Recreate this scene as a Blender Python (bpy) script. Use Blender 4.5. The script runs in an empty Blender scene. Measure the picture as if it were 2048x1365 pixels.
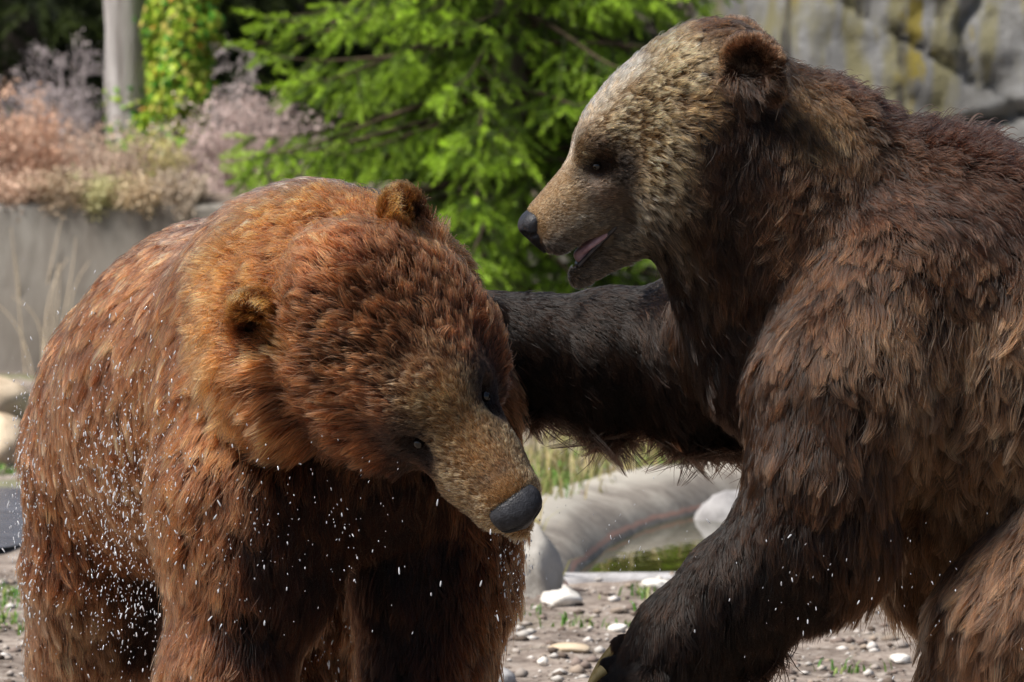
import bpy, math, random
import numpy as np
from mathutils import Vector, Matrix, noise as mnoise

rng = np.random.default_rng(7)
random.seed(7)
SC = bpy.context.scene
COL = SC.collection

# ------------------------------------------------------------------ camera, world, sun, exposure
CAM_D, CAM_H, FPX = 12.0, 1.3, 14895.0
PITCH = math.atan((682.5 - 57.0) / FPX)
cam_data = bpy.data.cameras.new('camera')
cam = bpy.data.objects.new('camera', cam_data); COL.objects.link(cam)
cam.location = (0, -CAM_D, CAM_H)
cam.rotation_euler = (math.pi / 2 - PITCH, 0, 0)
cam_data.sensor_width = 36.0
cam_data.lens = FPX / 2048.0 * 36.0
cam_data.clip_end = 2000.0
cam_data.dof.use_dof = True
cam_data.dof.focus_distance = 11.85
cam_data.dof.aperture_fstop = 15
SC.camera = cam

SUN_DIR = Vector((-0.50, -0.26, 0.83)).normalized()
world = bpy.data.worlds.new('World'); SC.world = world; world.use_nodes = True
wn = world.node_tree
sky = wn.nodes.new('ShaderNodeTexSky'); sky.sky_type = 'NISHITA'; sky.sun_disc = False
sky.sun_elevation = math.asin(SUN_DIR.z)
sky.sun_rotation = math.atan2(SUN_DIR.x, SUN_DIR.y)
sky.air_density = 1.0; sky.dust_density = 2.0
wn.links.new(sky.outputs[0], wn.nodes['Background'].inputs[0])
wn.nodes['Background'].inputs[1].default_value = 0.055
sun_d = bpy.data.lights.new('sun', 'SUN'); sun_d.energy = 4.3; sun_d.angle = math.radians(16.0)
sun_d.color = (1.0, 0.95, 0.88)
sun = bpy.data.objects.new('sun', sun_d); COL.objects.link(sun)
sun.rotation_euler = SUN_DIR.to_track_quat('Z', 'Y').to_euler()
vs = SC.view_settings
vs.view_transform = 'Standard'; vs.look = 'None'; vs.exposure = 0.8; vs.gamma = 1.0; vs.use_curve_mapping = False
SC.cycles.use_denoising = True
SC.cycles.max_bounces = 6
SC.cycles.transparent_max_bounces = 8

# ------------------------------------------------------------------ helpers
K = 1 / 1241.0                                   # metres per drawing unit
def P(u, v, y=0.0):
    """drawing coordinates and depth (metres behind the bears' line) -> world point"""
    dx, dz = (u - 1024.0) / FPX, (682.5 - v) / FPX
    d = np.array([dx, math.cos(PITCH) + dz * math.sin(PITCH), -math.sin(PITCH) + dz * math.cos(PITCH)])
    return np.array([0, -CAM_D, CAM_H]) + d * ((y + CAM_D) / d[1])
def tag(o, label=None, cat=None, group=None, kind=None):
    if label: o['label'] = label
    if cat: o['category'] = cat
    if group: o['group'] = group
    if kind: o['kind'] = kind
    return o
def empty(name, loc):
    o = bpy.data.objects.new(name, None); COL.objects.link(o); o.location = loc; o.empty_display_size = 0.2
    return o
def link(name, data, parent=None, mat=None):
    o = bpy.data.objects.new(name, data); COL.objects.link(o)
    if parent is not None:
        o.parent = parent
        o.matrix_parent_inverse = Matrix.Translation(parent.location).inverted() if parent.type == 'EMPTY' else Matrix()
    if mat is not None: data.materials.append(mat)
    return o
def np_mesh(name, verts, faces, smooth=True, cols=None):
    """verts (n,3), faces (m,3 or 4) -> mesh; cols (n,3) as point colour 'col'"""
    me = bpy.data.meshes.new(name)
    verts = np.asarray(verts, np.float32); faces = np.asarray(faces, np.int32)
    nv, (nf, k) = len(verts), faces.shape
    me.vertices.add(nv); me.vertices.foreach_set('co', verts.ravel())
    me.loops.add(nf * k); me.loops.foreach_set('vertex_index', faces.ravel())
    me.polygons.add(nf)
    me.polygons.foreach_set('loop_start', np.arange(0, nf * k, k, dtype=np.int32))
    me.polygons.foreach_set('loop_total', np.full(nf, k, np.int32))
    me.polygons.foreach_set('use_smooth', np.full(nf, smooth, bool))
    if cols is not None:
        a = me.attributes.new('col', 'FLOAT_COLOR', 'POINT')
        a.data.foreach_set('color', np.column_stack([cols, np.ones(nv)]).astype(np.float32).ravel())
    me.update(calc_edges=True)
    return me
def nrm(a):
    a = np.asarray(a, float)
    return a / np.maximum(np.linalg.norm(a, axis=-1, keepdims=True), 1e-9)
def smooth(a, b, x):
    t = np.clip((x - a) / (b - a), 0, 1); return t * t * (3 - 2 * t)
def vnoise(p, scale, seed=0.0):
    """cheap smooth noise from sines, about -1..1"""
    p = np.asarray(p) * scale + seed
    x, y, z = p[..., 0], p[..., 1], p[..., 2]
    return (np.sin(x * 1.7 + 1.3 * np.sin(y * 1.1 + z)) + np.sin(y * 2.3 + 1.7 * np.sin(z * 1.3 + x * .7))
            + np.sin(z * 1.9 + 1.1 * np.sin(x * 1.5 - y))) / 3

# ------------------------------------------------------------------ materials
def mat_new(name):
    m = bpy.data.materials.new(name); m.use_nodes = True
    nt = m.node_tree; b = nt.nodes['Principled BSDF']
    return m, nt, b
def node(nt, t, **kw):
    n = nt.nodes.new(t)
    for k, v in kw.items():
        if k in n.inputs: n.inputs[k].default_value = v
        else: setattr(n, k, v)
    return n
def ramp(nt, fac, stops):
    r = nt.nodes.new('ShaderNodeValToRGB'); e = r.color_ramp.elements
    while len(e) < len(stops): e.new(0.5)
    for i, (p, c) in enumerate(stops):
        e[i].position = p; e[i].color = (*c, 1)
    nt.links.new(fac, r.inputs[0]); return r.outputs[0]
def noise_fac(nt, scale, detail=6, rough=0.6, coord='Object', stretch=(1, 1, 1)):
    tc = nt.nodes.new('ShaderNodeTexCoord'); mp = nt.nodes.new('ShaderNodeMapping')
    mp.inputs['Scale'].default_value = stretch
    n = nt.nodes.new('ShaderNodeTexNoise'); n.inputs['Scale'].default_value = scale
    n.inputs['Detail'].default_value = detail; n.inputs['Roughness'].default_value = rough
    nt.links.new(tc.outputs[coord], mp.inputs[0]); nt.links.new(mp.outputs[0], n.inputs['Vector'])
    return n.outputs[0]
def bump(nt, b, fac, strength, dist=0.02):
    bp = nt.nodes.new('ShaderNodeBump'); bp.inputs['Strength'].default_value = strength
    bp.inputs['Distance'].default_value = dist
    nt.links.new(fac, bp.inputs['Height']); nt.links.new(bp.outputs[0], b.inputs['Normal'])
def mix(nt, fac, a, b, mode='MIX'):
    n = nt.nodes.new('ShaderNodeMix'); n.data_type = 'RGBA'; n.blend_type = mode
    for s, i in ((fac, 0), (a, 6), (b, 7)):
        if hasattr(s, 'links'): nt.links.new(s, n.inputs[i])
        else: n.inputs[i].default_value = s if i == 0 else (*s, 1)
    return n.outputs[2]
def noisy_mat(name, stops, scale, rough=0.85, bump_s=0.4, bump_d=0.02, detail=8, stretch=(1, 1, 1), spec=0.3):
    m, nt, b = mat_new(name)
    f = noise_fac(nt, scale, detail, 0.65, stretch=stretch)
    nt.links.new(ramp(nt, f, stops), b.inputs['Base Color'])
    b.inputs['Roughness'].default_value = rough
    b.inputs['Specular IOR Level'].default_value = spec
    if bump_s: bump(nt, b, noise_fac(nt, scale * 3, 8, 0.7, stretch=stretch), bump_s, bump_d)
    return m
def plain_mat(name, col, rough=0.5, spec=0.5):
    m, nt, b = mat_new(name)
    f = noise_fac(nt, 60, 4)
    nt.links.new(ramp(nt, f, [(0.3, tuple(c * 0.75 for c in col)), (0.7, tuple(min(1, c * 1.2) for c in col))]), b.inputs['Base Color'])
    b.inputs['Roughness'].default_value = rough; b.inputs['Specular IOR Level'].default_value = spec
    return m
def attr_mat(name, rough=0.6, trans=0.0, spec=0.3, scale=1.0):
    """foliage: colour stored per leaf, a little light passes through"""
    m, nt, b = mat_new(name)
    a = node(nt, 'ShaderNodeAttribute', attribute_name='col')
    c = mix(nt, 1.0, a.outputs[0], (scale, scale, scale), 'MULTIPLY')
    nt.links.new(c, b.inputs['Base Color'])
    b.inputs['Roughness'].default_value = rough; b.inputs['Specular IOR Level'].default_value = spec
    if trans:
        t = node(nt, 'ShaderNodeBsdfTranslucent'); nt.links.new(c, t.inputs[0])
        ms = nt.nodes.new('ShaderNodeMixShader'); ms.inputs[0].default_value = trans
        nt.links.new(b.outputs[0], ms.inputs[1]); nt.links.new(t.outputs[0], ms.inputs[2])
        nt.links.new(ms.outputs[0], nt.nodes['Material Output'].inputs[0])
    return m
def fur_mat(name, rough=0.3, radial=0.45):
    m = bpy.data.materials.new(name); m.use_nodes = True; nt = m.node_tree
    nt.nodes.remove(nt.nodes['Principled BSDF'])
    h = nt.nodes.new('ShaderNodeBsdfHairPrincipled'); h.parametrization = 'COLOR'
    h.inputs['Roughness'].default_value = rough; h.inputs['Radial Roughness'].default_value = radial
    h.inputs['Random Roughness'].default_value = 0.2; h.inputs['IOR'].default_value = 1.28
    hi = nt.nodes.new('ShaderNodeHairInfo')
    a = node(nt, 'ShaderNodeAttribute', attribute_name='root_col')
    c = node(nt, 'ShaderNodeAttribute', attribute_name='tip_col')
    pw = node(nt, 'ShaderNodeMath', operation='POWER'); pw.inputs[1].default_value = 1.7
    nt.links.new(hi.outputs['Intercept'], pw.inputs[0])
    nt.links.new(mix(nt, pw.outputs[0], a.outputs[0], c.outputs[0]), h.inputs['Color'])
    nt.links.new(h.outputs[0], nt.nodes['Material Output'].inputs[0])
    return m

# ------------------------------------------------------------------ ground, pool, background structure
RIM = [(0.03, 5.0), (0.045, 5.7), (0.085, 6.4), (0.16, 7.0), (0.25, 7.55), (0.38, 8.1), (0.53, 8.5), (0.70, 8.78), (1.3, 9.1), (2.6, 9.2), (4.2, 9.1)]
def rim_y(x):
    return np.interp(x, [p[0] for p in RIM], [p[1] for p in RIM])
def ground_h(x, y):
    p = np.stack([x, y, np.zeros_like(x)], -1)
    h = 0.012 * vnoise(p, 5.0) + 0.007 * vnoise(p, 17.0, 3) + 0.004 * vnoise(p, 41, 5)
    ry = rim_y(x)
    bank = np.where(x > -0.3, smooth(ry + 0.05, ry + 0.35, y), 0 * y)
    h = h + 0.07 * bank
    h = h + 0.10 * smooth(9, 18, y) * smooth(-.5, .3, x) + 6.0 * smooth(30, 60, y) + 25 * smooth(60, 200, y)
    inpool = smooth(0.05, 0.12, x) * smooth(5.5, 5.6, y) * (1 - smooth(ry - 0.02, ry + 0.1, y)) * (1 - smooth(4.2, 4.6, x))
    return h * (1 - inpool) - 0.16 * inpool
def build_ground():
    xs = np.concatenate([-np.geomspace(600, 3.2, 26), np.arange(-3, 4.6, 0.045), np.geomspace(4.8, 600, 26)])
    ys = np.concatenate([-np.geomspace(200, 3.2, 14), np.arange(-3, 10, 0.045), np.geomspace(10.2, 600, 60)])
    X, Y = np.meshgrid(xs, ys)
    V = np.stack([X, Y, ground_h(X, Y)], -1).reshape(-1, 3)
    ny, nx = X.shape
    i = np.arange((ny - 1) * (nx - 1)); r, c = i // (nx - 1), i % (nx - 1)
    a = r * nx + c
    F = np.stack([a, a + 1, a + nx + 1, a + nx], -1)
    m, nt, b = mat_new('dirt')
    f1 = noise_fac(nt, 3.0, 10, 0.7); f2 = noise_fac(nt, 26.0, 8, 0.75); f3 = noise_fac(nt, 1.1, 5, 0.6)
    c1 = ramp(nt, f2, [(0.34, (.05, .035, .026)), (0.46, (.19, .15, .125)), (0.56, (.34, .29, .25)), (0.66, (.54, .49, .44))])
    c2 = ramp(nt, f1, [(0.42, (.06, .042, .031)), (0.60, (.36, .30, .255))])
    c3 = mix(nt, 0.5, c1, c2)
    gm = ramp(nt, f3, [(0.54, (0, 0, 0)), (0.64, (1, 1, 1))])
    gr = ramp(nt, f2, [(0.35, (.05, .09, .02)), (0.65, (.22, .26, .09))])
    tc = nt.nodes.new('ShaderNodeTexCoord'); sp = nt.nodes.new('ShaderNodeSeparateXYZ'); nt.links.new(tc.outputs['Object'], sp.inputs[0])
    mr = node(nt, 'ShaderNodeMapRange'); mr.inputs[1].default_value = 8.0; mr.inputs[2].default_value = 10.5
    mr.inputs[3].default_value = 0.15; mr.inputs[4].default_value = 0.8
    nt.links.new(sp.outputs[1], mr.inputs[0])
    mm = node(nt, 'ShaderNodeMath', operation='MULTIPLY'); nt.links.new(gm, mm.inputs[0]); nt.links.new(mr.outputs[0], mm.inputs[1])
    c4 = mix(nt, mm.outputs[0], c3, gr)
    far = node(nt, 'ShaderNodeMapRange'); far.inputs[1].default_value = 20; far.inputs[2].default_value = 32
    nt.links.new(sp.outputs[1], far.inputs[0])
    litter = ramp(nt, f1, [(0.35, (.02, .018, .012)), (0.65, (.09, .07, .05))])
    nt.links.new(mix(nt, far.outputs[0], c4, litter), b.inputs['Base Color'])
    b.inputs['Roughness'].default_value = 0.9; b.inputs['Specular IOR Level'].default_value = 0.25
    bump(nt, b, f2, 0.6, 0.02)
    o = link('ground', np_mesh('ground', V, F), None, m); tag(o, kind='structure')
build_ground()

def sweep(path, prof_fn, closed_ends=True):
    """sweep a cross-section list of (offset, height) along a plan polyline; returns verts, quads"""
    path = np.asarray(path, float); n = len(path)
    t = nrm(np.gradient(path, axis=0)); nn = np.stack([-t[:, 1], t[:, 0]], -1)
    V = []; m = None
    for i in range(n):
        pr = prof_fn(i / (n - 1)); m = len(pr)
        for o, h in pr: V.append((path[i, 0] + nn[i, 0] * o, path[i, 1] + nn[i, 1] * o, h))
    F = [(i * m + j, (i + 1) * m + j, (i + 1) * m + j + 1, i * m + j + 1) for i in range(n - 1) for j in range(m - 1)]
    return np.array(V), F
def resample(pts, n):
    pts = np.asarray(pts, float); d = np.r_[0, np.cumsum(np.linalg.norm(np.diff(pts, axis=0), axis=1))]
    s = np.linspace(0, d[-1], n); q = np.stack([np.interp(s, d, pts[:, k]) for k in range(pts.shape[1])], -1)
    for _ in range(3): q[1:-1] = (q[:-2] + 2 * q[1:-1] + q[2:]) / 4
    return q

def concrete_mat():
    m, nt, b = mat_new('stained_concrete')
    f = noise_fac(nt, 6, 10, 0.7); g = noise_fac(nt, 28, 8, 0.7)
    base = ramp(nt, f, [(0.32, (.09, .072, .058)), (0.5, (.19, .16, .13)), (0.66, (.36, .33, .28))])
    base = mix(nt, 0.35, base, ramp(nt, g, [(0.35, (.10, .085, .07)), (0.65, (.36, .33, .29))]))
    tc = nt.nodes.new('ShaderNodeTexCoord'); sp = nt.nodes.new('ShaderNodeSeparateXYZ'); nt.links.new(tc.outputs['Object'], sp.inputs[0])
    nz = node(nt, 'ShaderNodeMath', operation='MULTIPLY_ADD'); nt.links.new(f, nz.inputs[0]); nz.inputs[1].default_value = 0.03
    nt.links.new(sp.outputs[2], nz.inputs[2])
    # rusty waterline left by the pool, and a paler top
    band = ramp(nt, nz.outputs[0], [(0.012, (0, 0, 0)), (0.016, (1, 1, 1)), (0.021, (1, 1, 1)), (0.027, (0, 0, 0))])
    c = mix(nt, band, base, (.36, .20, .15))
    top = ramp(nt, nz.outputs[0], [(0.08, (0, 0, 0)), (0.10, (1, 1, 1))])
    tp = node(nt, 'ShaderNodeMath', operation='MULTIPLY'); nt.links.new(top, tp.inputs[0]); tp.inputs[1].default_value = 0.6
    c = mix(nt, tp.outputs[0], c, (.46, .43, .37))
    nt.links.new(c, b.inputs['Base Color']); b.inputs['Roughness'].default_value = 0.8
    bump(nt, b, g, 0.4, 0.01)
    return m
CONC = concrete_mat()
def build_pool():
    root = empty('pool_basin', (1.0, 6.6, 0.0))
    tag(root, 'curved concrete pool basin with rusty waterline behind the two bears', 'pool')
    path = resample(RIM, 90)
    def prof(t):
        w = 0.02 * math.sin(t * 23) + 0.012 * math.sin(t * 57)
        hh = 0.095 + 0.008 * math.sin(t * 31)
        return [(-0.16, -0.2), (-0.12 + w * .3, -0.03), (-0.085 + w * .4, 0.02), (-0.05 + w * .5, 0.05), (0.0 + w, hh - 0.02),
                (0.055 + w, hh - 0.008), (0.10 + w, hh), (0.17 + w, hh - 0.01), (0.22 + w, hh - 0.05), (0.25, 0.05), (0.26, -0.1)]
    V, F = sweep(path, prof)
    V[:, 2] += 0.006 * vnoise(V, 30)
    V[:, 2] *= np.clip(1.0 - 0.25 * smooth(5.6, 4.75, V[:, 1]), 0, 1)
    link('rim', np_mesh('rim', V, F), root, CONC)
    lip = resample([(0.03, 5.46), (0.5, 5.50), (1.2, 5.49), (2.4, 5.52), (4.4, 5.5)], 50)
    V, F = sweep(lip, lambda t: [(-0.05, -0.05), (-0.05, 0.008), (-0.04, 0.018 + 0.004 * math.sin(40 * t)), (0.05, 0.018), (0.06, 0.008), (0.06, -0.16)])
    link('coping', np_mesh('coping', V, F), root, noisy_mat('coping_stone', [(0.35, (.22, .21, .21)), (0.65, (.52, .51, .52))], 9))
    # water surface
    xs = np.linspace(0.02, 4.4, 60); V = []; F = []
    for i, x in enumerate(xs):
        V += [(x, 5.52, -0.012), (x, rim_y(x) + 0.0, -0.012)]
        if i: F.append((2 * i - 2, 2 * i, 2 * i + 1, 2 * i - 1))
    m, nt, b = mat_new('pond_water')
    b.inputs['Base Color'].default_value = (.035, .034, .008, 1); b.inputs['Roughness'].default_value = 0.03  # olive of the mirrored trees is put into the water's own colour
    b.inputs['Specular IOR Level'].default_value = 0.35
    bump(nt, b, noise_fac(nt, 14, 3, 0.5, stretch=(1, .35, 1)), 0.12, 0.01)
    tag(link('pool_water', np_mesh('pool_water', V, F), None, m), kind='structure')
build_pool()

def build_puddle():
    a = np.linspace(0, 2 * math.pi, 60, endpoint=False)
    r = 1 + 0.12 * np.sin(3 * a + 1) + 0.08 * np.sin(5 * a)
    V = np.stack([-1.9 + 1.0 * r * np.cos(a), 7.6 + 1.75 * r * np.sin(a), np.full_like(a, 0.017)], -1)
    me = bpy.data.meshes.new('puddle'); me.from_pydata(V.tolist(), [], [list(range(60))])
    m, nt, b = mat_new('slate_water')
    f = noise_fac(nt, 5, 6, 0.6, stretch=(1, 3, 1))
    nt.links.new(ramp(nt, f, [(0.35, (.035, .04, .055)), (0.65, (.13, .14, .17))]), b.inputs['Base Color'])
    b.inputs['Roughness'].default_value = 0.25
    bump(nt, b, f, 0.2, 0.02)
    tag(link('puddle', me, None, m), kind='structure')
build_puddle()

def grid_rock(name, c, r, seed, mat, flat=1.0, res=18, rough=0.22, parent=None, rotz=0.0):
    """a stone: a sphere grid cut by random planes and roughened"""
    g = np.random.default_rng(seed)
    th = np.linspace(0, math.pi, res); ph = np.linspace(0, 2 * math.pi, res * 2, endpoint=False)
    T, Ph = np.meshgrid(th, ph, indexing='ij')
    D = np.stack([np.sin(T) * np.cos(Ph), np.sin(T) * np.sin(Ph), np.cos(T)], -1)
    R = np.ones(T.shape)
    for _ in range(11):
        n = nrm(g.normal(size=3)); d = g.uniform(0.72, 0.95)
        dn = D @ n
        R = np.minimum(R, np.where(dn > 0.05, d / np.maximum(dn, 0.05), 9))
    R *= 1 + rough * 0.35 * vnoise(D, 2.2, seed) + rough * 0.12 * vnoise(D, 7, seed)
    V = D * R[..., None]
    V = V * np.array(r); V[..., 2] *= flat
    cz, sz = math.cos(rotz), math.sin(rotz)
    V = np.stack([V[..., 0] * cz - V[..., 1] * sz, V[..., 0] * sz + V[..., 1] * cz, V[..., 2]], -1)
    n2 = res * 2
    F = [(i * n2 + j, (i + 1) * n2 + j, (i + 1) * n2 + (j + 1) % n2, i * n2 + (j + 1) % n2) for i in range(res - 1) for j in range(n2)]
    o = link(name, np_mesh(name, V.reshape(-1, 3), F), parent, mat); o.location = c
    return o
def on_ground(u, v, lift=0.0):
    """a point of the ground seen at drawing position u, v"""
    y = 0.0
    for _ in range(40):
        p = P(u, v, y); h = float(ground_h(np.array([p[0]]), np.array([p[1]]))[0])
        # depth at which the sight line meets height h
        q = P(u, v, y); dz = (q[2] - CAM_H) / (y + CAM_D)
        y2 = (h - CAM_H) / dz - CAM_D
        y += 0.6 * (y2 - y)
        if abs(y2 - y) < 1e-3: break
    p = P(u, v, y); return (p[0], p[1], h + lift)
WHITE_ST = noisy_mat('pale_stone', [(0.3, (.42, .38, .33)), (0.6, (.74, .71, .66))], 14)
TAN_ST = noisy_mat('tan_stone', [(0.3, (.30, .22, .14)), (0.6, (.58, .47, .34))], 9)
PALEGREY = noisy_mat('pale_grey_stone', [(0.3, (.20, .185, .165)), (0.6, (.42, .40, .37))], 8)
GREY_ST = noisy_mat('grey_stone', [(0.3, (.16, .15, .15)), (0.6, (.42, .41, .41))], 8)
for (u, v, rr, fl, mt, nm, lab, sd) in [
    (1312, 1176, (.036, .035, .02), .8, WHITE_ST, 'stone', 'small white stone lying on the edge of the pool coping', 3),
    (1120, 1212, (.052, .06, .032), .9, WHITE_ST, 'stone', 'cream stone lying at the foot of the pool rim end', 4),
    (1138, 1302, (.052, .05, .016), .8, TAN_ST, 'stone', 'flat tan slab stone lying on the dirt', 5),
    (1235, 1262, (.022, .03, .014), .9, WHITE_ST, 'stone', 'pale pebble near the claws of the darker bear', 6),
    (1085, 1330, (.012, .012, .012), 1, WHITE_ST, 'stone', 'tiny white pebble in the brown dirt', 7),
    (985, 1372, (.05, .06, .03), .9, GREY_ST, 'stone', 'light grey boulder top beside the front leg of the reddish bear', 8),
    (1800, 1325, (.022, .03, .014), .9, WHITE_ST, 'stone', 'pale stone between the forearm and hind leg of the darker bear', 9),
    (1460, 1150, (.11, .11, .16), 1, GREY_ST, 'boulder', 'grey boulder standing in the pool water', 10),
    (0, 925, (.09, .2, .12), .95, TAN_ST, 'boulder', 'tan boulder at the foot of the grey wall behind the reddish bear', 11),
    (-30, 850, (.17, .25, .12), .95, TAN_ST, 'boulder', 'large pale boulder against the grey wall', 12),
    (1078, 1190, (.055, .12, .115), 1, PALEGREY, 'boulder', 'rounded grey boulder at the near end of the pool rim', 13)]:
    p = on_ground(u, v)
    o = grid_rock(nm, (p[0], p[1], p[2] + rr[2] * fl * .45), rr, sd, mt, fl, res=14, rough=.3 if nm == 'stone' else .2)
    tag(o, lab, nm)

def scatter_gravel():
    g = np.random.default_rng(5); V = []; F = []; C = []; n0 = 0
    base = nrm(np.array([(1, 0, 0), (-1, 0, 0), (0, 1, 0), (0, -1, 0), (0, 0, 1), (0, 0, -1), (1, 1, .6), (-1, 1, .5), (1, -1, .5), (-1, -1, .6)], float))
    fc = [(6, 4, 2), (2, 4, 7), (7, 4, 1), (1, 4, 9), (9, 4, 3), (3, 4, 8), (8, 4, 0), (0, 4, 6), (0, 6, 2), (2, 7, 1), (1, 9, 3), (3, 8, 0),
          (0, 2, 5), (2, 1, 5), (1, 3, 5), (3, 0, 5)]
    n = 9000
    y = 1.0 + 5.0 * g.random(n) ** 1.0; x = g.uniform(-1.6, 1.7, n)
    z = ground_h(x, y); s = 0.0035 + 0.016 * g.random(n) ** 5
    pal = np.array([(.32, .28, .25), (.18, .14, .12), (.48, .45, .42), (.25, .20, .16), (.10, .075, .06)])
    for i in range(n):
        r = s[i] * g.uniform(.7, 1.4, 3) * (1, 1, .6); a = g.random() * 6.28
        b = base * r * g.uniform(.8, 1.2, (10, 1)); ca, sa = math.cos(a), math.sin(a)
        V.append(np.stack([b[:, 0] * ca - b[:, 1] * sa + x[i], b[:, 0] * sa + b[:, 1] * ca + y[i], b[:, 2] + z[i] + s[i] * .2], -1))
        F.append(np.array(fc) + n0); n0 += 10
        C.append(np.tile(pal[g.integers(5)] * g.uniform(.8, 1.25), (10, 1)))
    o = link('gravel', np_mesh('gravel', np.concatenate(V), np.concatenate(F), True, np.concatenate(C)), None, attr_mat('gravel_mat', .9))
    tag(o, 'loose gravel scattered over the dirt', 'gravel', kind='stuff')
scatter_gravel()

def blades(spots, per, h, w, cols, seed, spread):
    g = np.random.default_rng(seed); n = len(spots) * per
    base = np.repeat(np.asarray(spots, float), per, axis=0)
    base[:, :2] += g.normal(0, 1, (n, 2)) * spread
    base[:, 2] = ground_h(base[:, 0], base[:, 1]) - .004
    a = g.random(n) * 6.28; d = np.stack([np.cos(a), np.sin(a), np.zeros(n)], -1)
    hh = h * g.uniform(.4, 1.2, n)[:, None]; lean = g.uniform(.2, .9, n)[:, None]
    sd = np.stack([-d[:, 1], d[:, 0], 0 * a], -1) * w * g.uniform(.7, 1.3, n)[:, None]
    up = np.array([0, 0, 1.])
    m = base + d * hh * lean * .35 + up * hh * .6; t = base + d * hh * lean + up * hh * (1 - .25 * lean)
    V = np.stack([base - sd, base + sd, m + sd * .8, m - sd * .8, t], 1).reshape(-1, 3)
    i = np.arange(n)[:, None] * 5
    F = np.concatenate([i + [0, 1, 2], i + [0, 2, 3], i + [3, 2, 4]], 0)
    pal = np.asarray(cols)[g.integers(len(cols), size=n)] * g.uniform(.75, 1.3, (n, 1))
    return V, F, np.repeat(pal, 5, axis=0)
def build_grass():
    g = np.random.default_rng(11)
    spots = []
    for (u, v, su, sv, n) in [(1060, 950, 60, 22, 60), (1120, 965, 30, 8, 20), (1340, 935, 50, 8, 26), (1440, 925, 40, 6, 18), (1000, 975, 40, 14, 24),
                              (1300, 905, 160, 16, 40), (1170, 1258, 45, 5, 4), (1280, 1195, 30, 8, 3), (1290, 1232, 18, 4, 2), (1040, 1224, 16, 4, 2), (1700, 1345, 15, 3, 2),
                              (12, 1195, 18, 10, 8), (15, 1250, 16, 6, 6), (-30, 940, 40, 8, 20), (1060, 610, 90, 20, 40), (1230, 600, 60, 16, 30)]:
        for _ in range(n):
            spots.append(on_ground(u + g.normal() * su, v + g.normal() * sv))
    V, F, C = blades(spots, 12, .034, .0028, [(.10, .24, .03), (.16, .30, .05), (.07, .17, .03), (.26, .30, .10)], 12, .035)
    FM = attr_mat('grass_mat', .6, .3)
    tag(link('grass', np_mesh('grass', V, F, False, C), None, FM), 'green grass tufts growing around the pool', 'grass', kind='stuff')
    spots = []
    for _ in range(260):
        x = g.uniform(-.4, 2.2); y = rim_y(x) + .35 + g.random() ** 1.5 * 4.5
        spots.append((x, y, 0))
    V, F, C = blades(spots, 22, .11, .003, [(.36, .29, .13), (.30, .28, .10), (.45, .38, .22), (.20, .22, .06)], 13, .07)
    tag(link('dry_grass', np_mesh('dry_grass', V, F, False, C), None, FM), 'straw coloured dry grass on the bank behind the pool', 'dry grass', kind='stuff')
build_grass()

def build_wall():
    W = noisy_mat('grey_render', [(0.3, (.11, .09, .075)), (0.47, (.22, .195, .17)), (0.6, (.29, .265, .235)), (0.72, (.38, .355, .32))], 3.6, .9, .3, .02, stretch=(1, 1, .35))
    x0, x1, y = -6.0, 0.55, 16.0
    n = 120; xs = np.linspace(x0, x1, n)
    V = []; F = []
    zt = P(150, 408, y)[2]
    for i, x in enumerate(xs):
        t = zt + .003 * math.sin(x * 3.1) + .004 * math.sin(x * 17)
        for (yy, z) in [(y, -.1), (y + .01, zt * .5), (y + .02, t - .02), (y + .035, t), (y + .28, t), (y + .3, t - .02), (y + .3, -.1)]:
            V.append((x, yy + .006 * math.sin(x * 7 + z * 9), z))
        if i:
            for j in range(6): F.append(((i - 1) * 7 + j, i * 7 + j, i * 7 + j + 1, (i - 1) * 7 + j + 1))
    o = link('retaining_wall', np_mesh('retaining_wall', V, F, False), None, W)
    tag(o, 'low plain grey concrete wall below dried shrubs', 'wall')
    return zt
WALL_Z = build_wall()

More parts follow.
